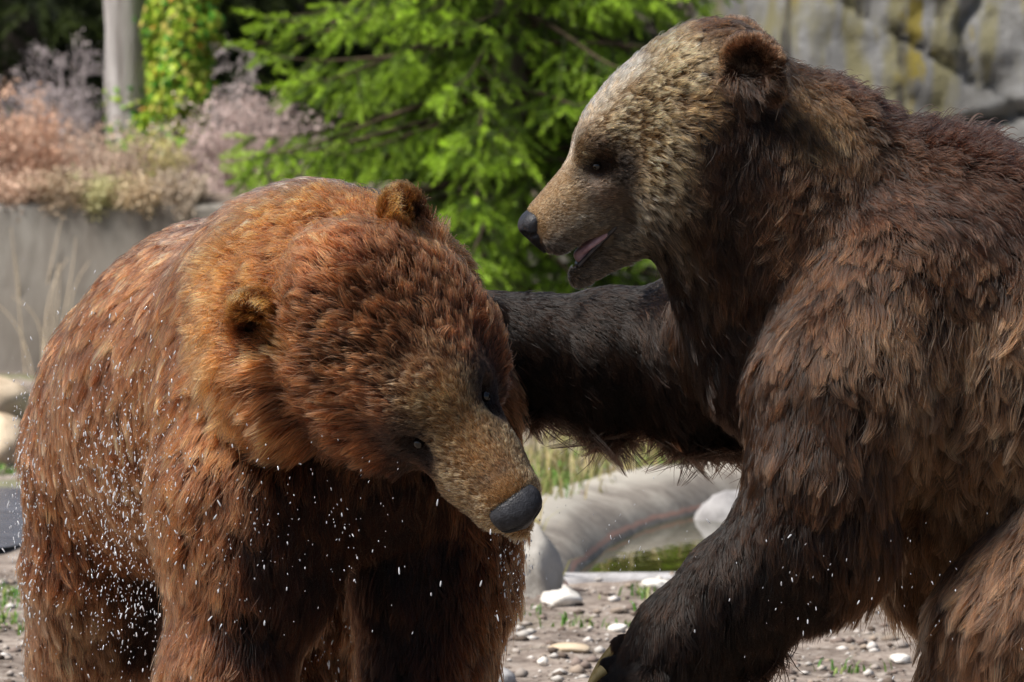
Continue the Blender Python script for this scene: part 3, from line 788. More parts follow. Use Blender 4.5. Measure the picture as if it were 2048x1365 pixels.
CAMP = np.array([0, -CAM_D, CAM_H])
def grow_fur(name, skin_me, B, V, F, G, parent, mat, n_strands, seed, bare=(), rad=.00058, under=.35):
    g = np.random.default_rng(seed)
    vsk = G.sample(V)[1]; skin_me.attributes.new('col', 'FLOAT_COLOR', 'POINT').data.foreach_set('color', np.column_stack([vsk[:, 2:5] * .85 + vsk[:, 5:8] * .1, np.ones(len(V))]).astype(np.float32).ravel())
    q = V[F]; c = q.mean(1); nn = np.cross(q[:, 2] - q[:, 0], q[:, 3] - q[:, 1]); ar = np.linalg.norm(nn, axis=1) / 2
    nn = nrm(nn); face = (nn * nrm(CAMP - c)).sum(1)
    d0, v0 = G.sample(c)
    dens = ar * np.where(face > -.15, 1.0, .28) / v0[:, 8] ** 2
    # the part outside the picture needs fewer hairs
    sx = (c[:, 0] / (c[:, 1] + CAM_D)) * FPX + 1024
    dens *= np.where((sx > 2130) | (sx < -80) | (c[:, 2] < .2), .22, 1.0)
    lo = np.where(dens > 0, 1, 0)
    cum = np.cumsum(dens); total = cum[-1]
    ncl = int(min(total * 1.1, 60000))
    def sample_roots(cumw, n):
        fi = np.searchsorted(cumw, g.random(n) * cumw[-1]); fi = np.minimum(fi, len(F) - 1)
        a, b = g.random(n)[:, None], g.random(n)[:, None]; Q = q[fi]
        return (Q[:, 0] * (1 - a) + Q[:, 1] * a) * (1 - b) + (Q[:, 3] * (1 - a) + Q[:, 2] * a) * b
    croot = sample_roots(cum, ncl)
    cn = B.field(croot)[1]; cd, cv = G.sample(croot)
    m = 6; s = np.linspace(0, 1, m)[None, :, None]
    def paths(root, n, d, v, jit, lenf, liftf):
        t = d - n * (d * n).sum(1, keepdims=True); t = nrm(t + 1e-5 + g.normal(size=t.shape) * jit); t = nrm(t - n * (t * n).sum(1, keepdims=True))
        L = (v[:, 0] * lenf)[:, None, None]; lf = (v[:, 1] * liftf)[:, None, None]
        side = np.cross(n, t)
        bend = (g.normal(size=len(root)) * v[:, 10] * .35)[:, None, None]
        ph = (g.random(len(root)) * 6.28)[:, None, None]
        x = t[:, None] * s * np.sqrt(np.maximum(1 - .6 * lf ** 2, .2)) + n[:, None] * (lf * (1.55 * s - .75 * s ** 2) + .02) \
            + side[:, None] * (bend * s ** 2 + (v[:, 10] * .10)[:, None, None] * np.sin(s * 7 + ph) * s) + np.array([0, 0, -1.]) * .22 * s ** 2
        return root[:, None] + x * L
    cpath = paths(croot, cn, cd, cv, .16, g.uniform(.7, 1.2, ncl), g.uniform(.5, 1.6, ncl))
    cbright = np.exp(g.normal(0, .33, ncl)); ctone = g.normal(0, 1, ncl)
    # strands of the locks, shared out by lock area
    w = cv[:, 8] ** 2 * np.clip(.045 / cv[:, 0], .8, 3.2); w = w * np.where((cn * nrm(CAMP - croot)).sum(1) > -.15, 1, .35)
    csx = (croot[:, 0] / (croot[:, 1] + CAM_D)) * FPX + 1024; w = w * np.where((csx > 2130) | (csx < -80) | (croot[:, 2] < .2), .45, 1)
    cnt = np.maximum((w / w.sum() * n_strands * (1 - under)).astype(int), 3)
    ci = np.repeat(np.arange(ncl), cnt); n1 = len(ci)
    a = nrm(np.cross(cn, g.normal(size=cn.shape))); b = np.cross(cn, a)
    nsub = 9; sr = .78 * np.sqrt(g.random((ncl, nsub))); sa = g.random((ncl, nsub)) * 6.28; sbr = np.exp(g.normal(-.05, .48, (ncl, nsub)))
    sj = g.integers(nsub, size=n1); rr = sr[ci, sj]; an = sa[ci, sj]
    ox = rr * np.cos(an) + g.normal(0, .07, n1); oy = rr * np.sin(an) + g.normal(0, .07, n1)
    root = croot[ci] + a[ci] * (ox * cv[ci, 8])[:, None] + b[ci] * (oy * cv[ci, 8])[:, None]
    # loose under-fur
    n2 = int(n_strands * under)
    dens2 = ar * np.clip(.04 / v0[:, 0], .8, 3.5) * np.where(face > -.15, 1., .3) * np.where((sx > 2130) | (sx < -80) | (c[:, 2] < .2), .3, 1.0)
    root2 = sample_roots(np.cumsum(dens2), n2)
    root = np.concatenate([root, root2])
    dd, nr = B.field(root); root = root - dd[:, None] * nr; nr = B.field(root)[1]; dr, vr = G.sample(root)
    lenf = np.concatenate([g.uniform(.75, 1.12, n1), g.uniform(.35, .8, n2)])
    liftf = np.concatenate([g.uniform(.7, 1.3, n1), g.uniform(.8, 1.5, n2)])
    gh = np.where(np.arange(len(root)) >= n1, g.random(len(root)) < .09, False)          # guard hairs stand out of the coat
    lenf = np.where(gh, g.uniform(.85, 1.15, len(root)), lenf); liftf = np.where(gh, g.uniform(1.1, 1.6, len(root)), liftf)
    own = paths(root, nr, dr, vr, .12, lenf, liftf)
    cl = np.concatenate([vr[:n1, 9], np.zeros(n2)])[:, None, None] * s ** 1.1
    tgt = own.copy(); off = root[:n1] - croot[ci]
    tgt[:n1] = cpath[ci] + off[:, None] * (1 - s * .80)
    own = own * (1 - cl) + tgt * cl
    keep = np.ones(len(root), bool)
    for (bc, br) in bare: keep &= np.linalg.norm((root - bc), axis=1) > br
    br1 = np.concatenate([cbright[ci] * sbr[ci, sj], np.exp(g.normal(0, .25, n2)) * .8]) * np.exp(g.normal(0, .20, len(root)))
    tone = np.concatenate([ctone[ci], g.normal(0, 1, n2)]) * .05
    tint = np.stack([1 + tone, 1 - 0 * tone, 1 - tone], -1)
    rc = np.clip(vr[:, 2:5] * br1[:, None] * tint, .002, .95); tc = np.clip(vr[:, 5:8] * br1[:, None] * tint, .002, .95)
    far = np.where((nr * nrm(CAMP - root)).sum(1) > -.15, 1.0, 1.7) * np.where(np.abs((root[:, 0] / (root[:, 1] + CAM_D)) * FPX) > 1110, 1.7, 1)
    own, rc, tc, far, vr = own[keep], rc[keep], tc[keep], far[keep], vr[keep]
    n = len(own)
    hc = bpy.data.hair_curves.new(name); hc.add_curves([m] * n)
    hc.attributes['position'].data.foreach_set('vector', own.astype(np.float32).ravel())
    ra = hc.attributes.get('radius') or hc.attributes.new('radius', 'FLOAT', 'POINT')
    prof = np.array([1, 1, .95, .8, .55, .15])
    ra.data.foreach_set('value', ((rad * far * np.clip(.6 + vr[:, 0] / .05 * .5, .6, 1.25))[:, None] * prof).astype(np.float32).ravel())
    for nm, cc in (('root_col', rc), ('tip_col', tc)):
        at = hc.attributes.new(nm, 'FLOAT_COLOR', 'CURVE'); at.data.foreach_set('color', np.column_stack([cc, np.ones(n)]).astype(np.float32).ravel())
    o = link('fur', hc, parent, mat); o['kind'] = 'stuff'
    print(name, 'strands', n, 'locks', ncl)
    return o

def sdf_part(name, B, lo, hi, vox, parent, mat):
    V, F = B.mesh(lo, hi, vox); return link(name, np_mesh(name, V, F), parent, mat)
NOSE_M, nt_, b_ = mat_new('bear_nose'); b_.inputs['Specular IOR Level'].default_value = .18
nt_.links.new(ramp(nt_, noise_fac(nt_, 90, 4), [(.3, (.012, .012, .014)), (.7, (.035, .036, .042))]), b_.inputs['Base Color'])
b_.inputs['Roughness'].default_value = .42
vor = nt_.nodes.new('ShaderNodeTexVoronoi'); vor.inputs['Scale'].default_value = 320
tc_ = nt_.nodes.new('ShaderNodeTexCoord'); nt_.links.new(tc_.outputs['Object'], vor.inputs['Vector'])
bump(nt_, b_, vor.outputs['Distance'], .35, .002)
EYE_M = plain_mat('bear_eye', (.006, .004, .003), .08, .5)
TONGUE_M = noisy_mat('tongue', [(.35, (.24, .13, .15)), (.65, (.42, .28, .31))], 60, .3, .3, .003)
LIP_M = plain_mat('lip_skin', (.02, .016, .017), .35)
CLAW_M = noisy_mat('claw', [(.35, (.30, .22, .08)), (.65, (.60, .47, .22))], 25, .4, .1)
TOOTH_M = plain_mat('tooth', (.62, .55, .42), .35)
def face_parts(h, root, jaw, fwd=0.0, big=1.0):
    q = h.sc * K; R = h.R()
    N = Body()
    s = h.sc * big; o = fwd
    N.ell(h.pt(350 + o, 0, 40), np.array((32, 42, 22)) * s, R, 10)
    N.ell(h.pt(362 + o, 0, 18), np.array((17, 38, 24)) * s, R, 18 * s)
    N.ell(h.pt(358 + o, 0, -4), np.array((14, 20, 20)) * s, R, 14 * s)
    N.cone(h.pt(366 + o, 0, 10), h.pt(366 + o, 0, -24), 7 * s, 5 * s, 10 * s)
    for sg in (-1, 1):
        N.ell(h.pt(380 + o, 21 * sg * big, 26), np.array((16, 10, 9)) * s, R, 5 * s, -1)
        N.cone(h.pt(372 + o, 28 * sg * big, 24), h.pt(348 + o, 46 * sg * big, 16), 4 * s, 3 * s, 5 * s, -1)
    c = h.pt(355, 0, 18); e = 75 * q
    sdf_part('nose', N, c - e * big, c + e * big, .0022, root, NOSE_M); s = h.sc
    for sg in (-1, 1):
        Eb = Body(); p = h.pt(182, (63 + 5 * (big > 1)) * sg, 58 + 8 * (big > 1)); Eb.ell(p, (9.5 * s,) * 3, R, 5)
        sdf_part('eye', Eb, p - .02, p + .02, .0022, root, EYE_M)
    T = Body(); T.cone(h.pt(180, 0, -58 - jaw * .5), h.pt(312, 0, -58 - jaw), 30 * s, 17 * s, 10)
    T.ell(h.pt(250, 0, -52 - jaw * .7), np.array((75, 40, 12)) * s, R, 10 * s)
    c = h.pt(250, 0, -60); e = 130 * q
    sdf_part('tongue', T, c - e, c + e, .004, root, TONGUE_M)
    Lp = Body()
    for sg in (-1, 1):
        Lp.cone(h.pt(225, 38 * sg, -60 - jaw * .25), h.pt(330, 19 * sg, -64 - jaw), 6 * s, 5 * s, 6 * s)
    Lp.cone(h.pt(330, 19, -64 - jaw), h.pt(330, -19, -64 - jaw), 5 * s, 5 * s, 6 * s)
    sdf_part('lower_lip', Lp, c - e, c + e, .0035, root, LIP_M)
def claws(root, tips):
    for (a, d1, L, r) in tips:
        m = 7; s = np.linspace(0, 1, m)[:, None]; a = np.array(a); d1 = nrm(d1); dn = np.array([0, 0, -1.])
        p = a + (d1 * s * L) + dn * (s ** 2) * L * .45
        v, f = tubes([p], [r * np.linspace(1, .12, m) ** .8], 8)
        link('claw', np_mesh('claw', v, f), root, CLAW_M)
SKIN_M = attr_mat('hide', .9, 0, .1)

# colours of the coat; roots darkened to deepen the shade between locks
BLK = ((.003, .002, .0015), (.026, .012, .007)); DBR = ((.004, .002, .0012), (.050, .020, .009)); BRN = ((.005, .0022, .0012), (.165, .066, .028))
LBR = ((.007, .003, .0018), (.46, .215, .105)); TAN = ((.020, .010, .004), (.70, .44, .205)); MUZ = ((.17, .11, .06), (.46, .32, .18)); PALE = ((.40, .30, .20), (.85, .74, .57))
GLD = ((.020, .009, .004), (.38, .19, .07))

# ---------------- the darker bear, rearing in profile
def dark_bear():
    root = empty('brown_bear', (P(2100, 1600, .1)[0], .1, 0.0))
    tag(root, 'dark brown wet bear rearing up in profile, striking at the reddish bear', 'bear', 'two fighting bears')
    B = Body()
    rho = math.radians(7); r0 = np.array([0, -1., 0]); u0 = np.array([-.6, 0, .8]); f0 = np.array([-.8, 0, -.6])
    r1 = r0 * math.cos(rho) - u0 * math.sin(rho); u1 = u0 * math.cos(rho) + r0 * math.sin(rho)
    h = Head(P(1370, 262, -.06), f0, r1, u1, 1.0)
    add_head(B, h, jaw=22)
    B.chain([(P(1430, 285, -.04), 150), (P(1560, 395, 0), 222), (P(1720, 560, .03), 270)], 90)      # neck
    B.cone(P(1430, 390, -.04), P(1600, 640, .02), 130, 225, 80)                                   # throat
    B.ell(P(1880, 560, .03), (250, 285, 252), None, 90)                                           # hump
    B.chain([(P(1760, 640, .05), 275), (P(1980, 770, .02), 335), (P(2260, 960, .08), 340), (P(2420, 1080, .08), 300)], 110)
    B.ell(P(1690, 740, .03), (175, 240, 215), None, 80)                                           # chest
    B.chain([(P(1800, 600, -.13), 190), (P(1690, 800, -.21), 172), (P(1640, 960, -.27), 122), (P(1610, 1080, -.27), 118)], 70)   # near upper arm
    B.cone(P(1690, 1080, -.27), P(1600, 1090, -.27), 92, 120, 60)                                  # elbow
    B.chain([(P(1610, 1085, -.27), 116), (P(1480, 1180, -.27), 102), (P(1372, 1268, -.27), 82), (P(1325, 1325, -.27), 68), (P(1298, 1368, -.27), 66)], 50)
    for k, (u, v, y) in enumerate([(1250, 1298, -.20), (1226, 1340, -.245), (1222, 1378, -.29), (1240, 1410, -.33)]):     # toes
        B.cone(P(1300, 1345 + 10 * k, y), P(u, v, y), 44, 26, 22)
    B.chain([(P(1640, 690, .24), 180), (P(1400, 696, .30), 122), (P(1220, 694, .31), 104), (P(1060, 684, .32), 80), (P(970, 664, .32), 76)], 60)   # far arm
    for k, (u, v, y) in enumerate([(905, 600, .28), (890, 640, .31), (892, 680, .34), (905, 715, .36)]):
        B.cone(P(960, 640 + 14 * k, y), P(u, v, y), 42, 25, 22)
    B.cone(P(1560, 640, .14), P(1420, 680, .24), 175, 128, 90)
    # belly and hind legs
    B.ell(P(1960, 980, .05), (210, 260, 220), None, 100)
    for (y, du) in ((-.20, 0), (.30, 60)):
        B.chain([(P(2300 + du, 1090, y), 250), (P(2090 + du, 1270, y), 190), (P(2010 + du, 1420, y), 140), (P(2120 + du, 1580, y), 95), (P(2060 + du, 1632, y), 62)], 80)
        B.cone(P(2100 + du, 1640, y), P(1950 + du, 1650, y), 58, 46, 40)
    lo = P(870, 1700, 0) ; hi = P(2800, -20, 0)
    V, F = B.mesh((lo[0], -.62, -.01), (hi[0], .62, hi[2]), .0095)
    V[:, 2] = np.maximum(V[:, 2], 0.0)
    skin_me = np_mesh('body', V, F); link('body', skin_me, root, SKIN_M)
    face_parts(h, root, 22)
    claws(root, [(P(1228, 1300, -.20), (-.7, -.1, -.5), .05, .009), (P(1207, 1340, -.265), (-.7, -.3, -.5), .05, .0095), (P(1204, 1380, -.31), (-.7, -.3, -.5), .05, .0095),
                 (P(1222, 1416, -.33), (-.6, -.2, -.6), .04, .007)])
    claws(root, [(P(882, 600, .28), (-.8, 0, -.3), .045, .007), (P(868, 640, .31), (-.8, 0, -.3), .045, .007), (P(870, 680, .34), (-.8, 0, -.3), .045, .007)])
    G = Guides(.64); g = G.img; N = -.25
    # head: hair lies back from the nose
    def hd(a, b, c, da, db, dc, *ar, **kw):
        for sg in (-1, 1):
            if b == 0 and sg < 0: continue
            G.add(h.pt(a, b * sg, c), h.dr(da, db * sg, dc), *ar, **kw)
    hd(350, 0, 66, -1, 0, .1, .5, .25, *MUZ, .4, .2, .2); hd(350, 44, 30, -1, .1, -.1, .6, .2, *MUZ, .4, .2, .2)
    hd(355, 30, -24, -.8, .1, -.6, .9, .3, (.05, .04, .035), (.20, .17, .14), .5, .2, .3)
    hd(270, 0, 82, -1, 0, .1, .8, .2, *MUZ, .5, .2, .2); hd(270, 62, 40, -1, .1, 0, .9, .2, *MUZ, .5, .2, .2)
    hd(270, 55, -25, -1, .1, -.3, 1.1, .2, (.10, .075, .05), (.32, .25, .17), .6, .3, .3)
    hd(210, 0, 105, -1, 0, .1, 1.2, .25, *PALE, .6, .3, .3); hd(130, 0, 155, -1, 0, .0, 1.6, .3, *PALE, .7, .4, .3)
    hd(40, 0, 175, -1, 0, 0, 2.2, .35, *PALE, .8, .5, .4); hd(-60, 0, 168, -1, .0, 0, 2.5, .4, *TAN, .9, .6, .5); hd(-150, 0, 150, -1, 0, 0, 3, .45, *BRN, 1, .6, .5)
    hd(190, 52, 92, -1, .3, .0, 1.1, .25, *TAN, .6, .3, .3)
    hd(182, 76, 60, -1, .2, -.2, .7, .1, (.012, .008, .007), (.02, .013, .010), .5, .2, .2, sig=1.45); hd(150, 92, 30, -1, .2, -.3, 1.0, .15, (.010, .007, .005), (.035, .022, .016), .5, .3, .2, sig=1.3); hd(165, 88, 85, -1, .2, -.1, 1.2, .25, (.03, .018, .01), (.18, .10, .06), .5, .4, .2)
    hd(200, 80, 20, -1, .2, -.3, 1.0, .2, (.14, .09, .06), (.30, .21, .14), .5, .3, .2)
    hd(110, 98, 95, -1, .2, -.1, 1.9, .35, *TAN, .8, .65, .4); hd(40, 115, 110, -1, .2, -.1, 2.3, .35, *TAN, .9, .65, .4); hd(-50, 120, 115, -1, .1, -.1, 2.6, .4, *TAN, 1, .65, .5)
    hd(60, 140, 30, -1, .2, -.3, 2.8, .35, *TAN, 1.1, .7, .5); hd(100, 118, -10, -1, .2, -.5, 2.4, .3, *TAN, 1, .65, .5)
    hd(-40, 150, 40, -1, .2, -.3, 2.8, .35, *GLD, 1.1, .7, .6); hd(-90, 150, 10, -.8, .1, -.6, 3, .3, *DBR, 1.2, .6, .6)
    hd(150, 88, -70, -.8, .1, -.6, 2.4, .3, (.04, .026, .016), (.36, .25, .15), 1, .65, .5); hd(60, 130, -70, -.7, .1, -.7, 3.4, .3, (.03, .018, .01), (.26, .17, .10), 1.2, .65, .6)
    hd(-30, 140, -80, -.6, .1, -.8, 3.8, .3, *DBR, 1.4, .6, .6); hd(20, 110, -150, -.5, .0, -.9, 4.5, .3, *DBR, 1.5, .6, .6)
    hd(320, 20, -112, -.8, 0, -.5, 1.0, .2, (.05, .04, .03), (.22, .17, .12), .5, .3, .3); hd(240, 30, -130, -.8, 0, -.5, 1.3, .25, (.05, .035, .02), (.30, .22, .14), .7, .4, .4)
    hd(150, 40, -165, -.7, 0, -.6, 2.4, .3, (.04, .026, .016), (.24, .16, .10), 1, .5, .5)
    # ears
    hd(-178, 172, 55, -.2, .4, .8, 1.4, .45, (.010, .006, .005), (.030, .018, .012), .6, .3, .4, sig=.9)
    hd(-178, 165, 112, -.1, .2, 1, 1.4, .6, (.05, .022, .012), (.30, .15, .08), .5, .3, .3, sig=.8); hd(-240, 150, 50, -1, .2, .3, 1.6, .6, (.05, .022, .012), (.30, .15, .08), .5, .3, .3, sig=.8)
    hd(-116, 168, 60, .6, .4, .5, 1.2, .5, (.05, .022, .012), (.22, .11, .06), .5, .3, .3, sig=.6)
    hd(-165, 160, -20, -.5, .3, -.8, 3.5, .4, *DBR, 1.2, .6, 1.0)
    # neck, crest, hump
    for (u, v) in [(1490, 215), (1440, 270), (1420, 350), (1500, 300)]: g(u, v, -.19, .25, .95, 0, 3.6, .3, *DBR, 1.3, .65, 1.0, sig=1.35)
    g(1600, 100, 0, .8, .45, 0, 3.4, .8, *BRN, 1.0, .6, .4); g(1680, 165, 0, .8, .5, 0, 4, .95, (.006, .003, .0025), (.10, .040, .022), 1.1, .6, .4)
    g(1750, 235, 0, .75, .5, 0, 4.5, 1.0, (.006, .003, .0025), (.070, .027, .015), 1.2, .6, .4); g(1830, 280, 0, .8, .1, 0, 5.5, 1.1, (.006, .003, .0025), (.06, .024, .014), 1.2, .6, .4)
    g(1930, 290, 0, .85, .2, 0, 6.5, 1.05, (.006, .003, .0025), (.070, .027, .016), 1.2, .5, .3); g(2030, 340, 0, .8, .4, 0, 6.5, 1.0, (.006, .003, .0025), (.070, .027, .016), 1.3, .5, .3)
    g(1640, 250, -.2, .3, .95, 0, 3.4, .3, *GLD, 1.1, .55, .9); g(1580, 200, -.17, .4, .9, 0, 3.0, .35, *GLD, 1.1, .5, .8)
    g(1560, 370, -.2, .3, .95, 0, 3.6, .3, *BRN, 1.3, .75, 1.6); g(1660, 360, -.2, .3, .95, 0, 3.6, .3, *BRN, 1.3, .75, 1.6); g(1560, 460, -.2, .2, 1, 0, 3.8, .3, *BRN, 1.3, .75, 1.4)
    g(1460, 330, -.17, .25, .95, 0, 3.8, .25, *DBR, 1.4, .6, .9, sig=1.4); g(1400, 420, -.14, .3, .95, 0, 4.2, .25, *DBR, 1.5, .6, .7, sig=1.3); g(1440, 480, -.14, .3, .95, 0, 4.2, .25, *DBR, 1.5, .6, .7, sig=1.3); g(1480, 560, -.17, .1, 1, 0, 5, .25, *DBR, 1.6, .65, .7)
    g(1760, 400, -.2, .5, .85, 0, 4.2, .4, (.006, .003, .0025), (.13, .053, .027), 1.3, .6, .7); g(1870, 420, -.2, .6, .75, 0, 5, .4, (.006, .003, .0025), (.11, .045, .024), 1.4, .6, .5)
    g(1980, 430, -.18, .6, .75, 0, 5.5, .4, (.006, .003, .0025), (.12, .05, .027), 1.4, .6, .5)
    for (u, v, y) in [(1370, 560, -.05), (1440, 650, -.08), (1490, 740, -.08), (1330, 520, -.08)]: g(u, v, y, .2, 1, 0, 5, .3, (.003, .002, .0015), (.03, .014, .009), 1.6, .7, .6, sig=1.35)
    # shoulder and flank: wet pointed locks
    for (u, v, du) in [(1640, 560, .0), (1740, 540, .05), (1860, 530, .15), (1980, 540, .2)]: g(u, v, N, du, 1, 0, 4.0, .25, *BRN, 1.8, .85, .8)
    for (u, v, du) in [(1560, 640, -.05), (1640, 680, 0)]: g(u, v, N, du, 1, 0, 4.6, .22, (.011, .006, .004), (.15, .064, .030), 2.0, .85, .6)
    for (u, v, du) in [(1740, 660, 0), (1850, 660, -.08), (1960, 660, -.1), (2060, 640, -.1), (1780, 780, -.02), (1890, 790, -.12), (2000, 790, -.15), (2090, 800, -.15),
                       (1840, 900, -.15), (1940, 910, -.2), (2040, 920, -.25)]: g(u, v, N, du, 1, 0, 6.4, .24, *LBR, 1.8, .88, .7)
    for (u, v) in [(1530, 740), (1560, 830), (1640, 800), (1560, 920), (1640, 930)]: g(u, v, N - .05, .05, 1, 0, 4.6, .22, (.010, .0055, .004), (.085, .036, .016), 1.7, .85, .5)
    for (u, v) in [(1700, 880), (1700, 960), (1720, 1040)]: g(u, v, N - .05, .0, 1, 0, 6, .22, (.010, .0055, .004), (.15, .066, .031), 2.2, .9, .5)
    for (u, v) in [(1840, 1010), (1940, 1020), (2040, 1050), (1800, 1080), (1900, 1120), (2000, 1150)]: g(u, v, -.15, -.3, 1, 0, 8, .28, (.006, .0028, .0016), (.32, .145, .070), 1.9, .85, .7)
    g(1770, 1150, -.1, -.35, .95, 0, 13, .45, *BRN, 2.2, .7, .6); g(1760, 1180, .1, -.35, .95, 0, 12, .4, *BRN, 2.2, .7, .6); g(1850, 1220, 0, -.2, 1, 0, 10, .3, *BRN, 2.2, .7, .6)
    for (u, v) in [(1930, 1260), (2020, 1240), (1900, 1340), (2000, 1350), (2060, 1420)]: g(u, v, -.3, -.45, .9, 0, 7, .3, (.022, .012, .009), (.30, .135, .068), 2.0, .8, .6)
    # near forearm: black
    g(1560, 1010, N - .1, -.1, 1, 0, 4, .25, *DBR, 1.5, .7, .5); g(1640, 1060, N - .1, 0, 1, 0, 4.5, .25, *DBR, 1.6, .7, .5)
    for (u, v) in [(1480, 1100), (1560, 1140), (1400, 1200), (1480, 1220), (1330, 1280)]: g(u, v, N - .1, .15, 1, 0, 4, .22, *BLK, 1.4, .6, .5)
    g(1640, 1190, N, .1, 1, 0, 6, .3, *BLK, 1.4, .6, .5); g(1520, 1300, N, .35, .95, 0, 8.5, .55, *BLK, 1.2, .75, .4); g(1430, 1350, N, .4, .9, 0, 7.5, .4, *BLK, 1.1, .6, .4)
    g(1300, 1320, N - .05, -.3, .8, 0, 2.2, .25, *BLK, .8, .4, .3); g(1235, 1330, N, -.8, .5, 0, 1.2, .25, *BLK, .6, .3, .3)
    g(1390, 1090, N, -.3, .9, 0, 2.6, .25, *BLK, 1, .5, .4)
    # far arm: black, ragged fringe below
    for u in (1000, 1100, 1200, 1300): g(u, 610, .25, .7, .4, 0, 3.5, .25, *BLK, 1.2, .5, .6, sig=1.1); g(u, 720, .2, .6, .6, 0, 4.2, .22, *BLK, 1.4, .55, .6, sig=1.1)
    for u in (1060, 1160, 1260, 1380, 1470): g(u, 835, .3, .15 * math.sin(u), 1, 0, 10.5, .5, *BLK, 1.6, .92, 1.1, sig=1.2)
    g(1400, 640, .15, .4, .9, 0, 4.5, .25, *DBR, 1.6, .6, .6); g(1420, 760, .15, .1, 1, 0, 5, .25, *BLK, 1.6, .6, .6)
    bare = [(h.pt(360, 0, 22), 42 * K), (h.pt(290, 0, -66), 34 * K), (h.pt(330, 0, -66), 26 * K)] + [(h.pt(a_, b_ * s_, -66), 22 * K) for s_ in (-1, 1) for (a_, b_) in ((325, 20), (295, 30), (262, 38))]
    grow_fur('fur_dark', skin_me, B, V, F, G, root, fur_mat('dark_fur', .28, .4), 310000, 31, bare)
    # whiskers at the lips
    return h
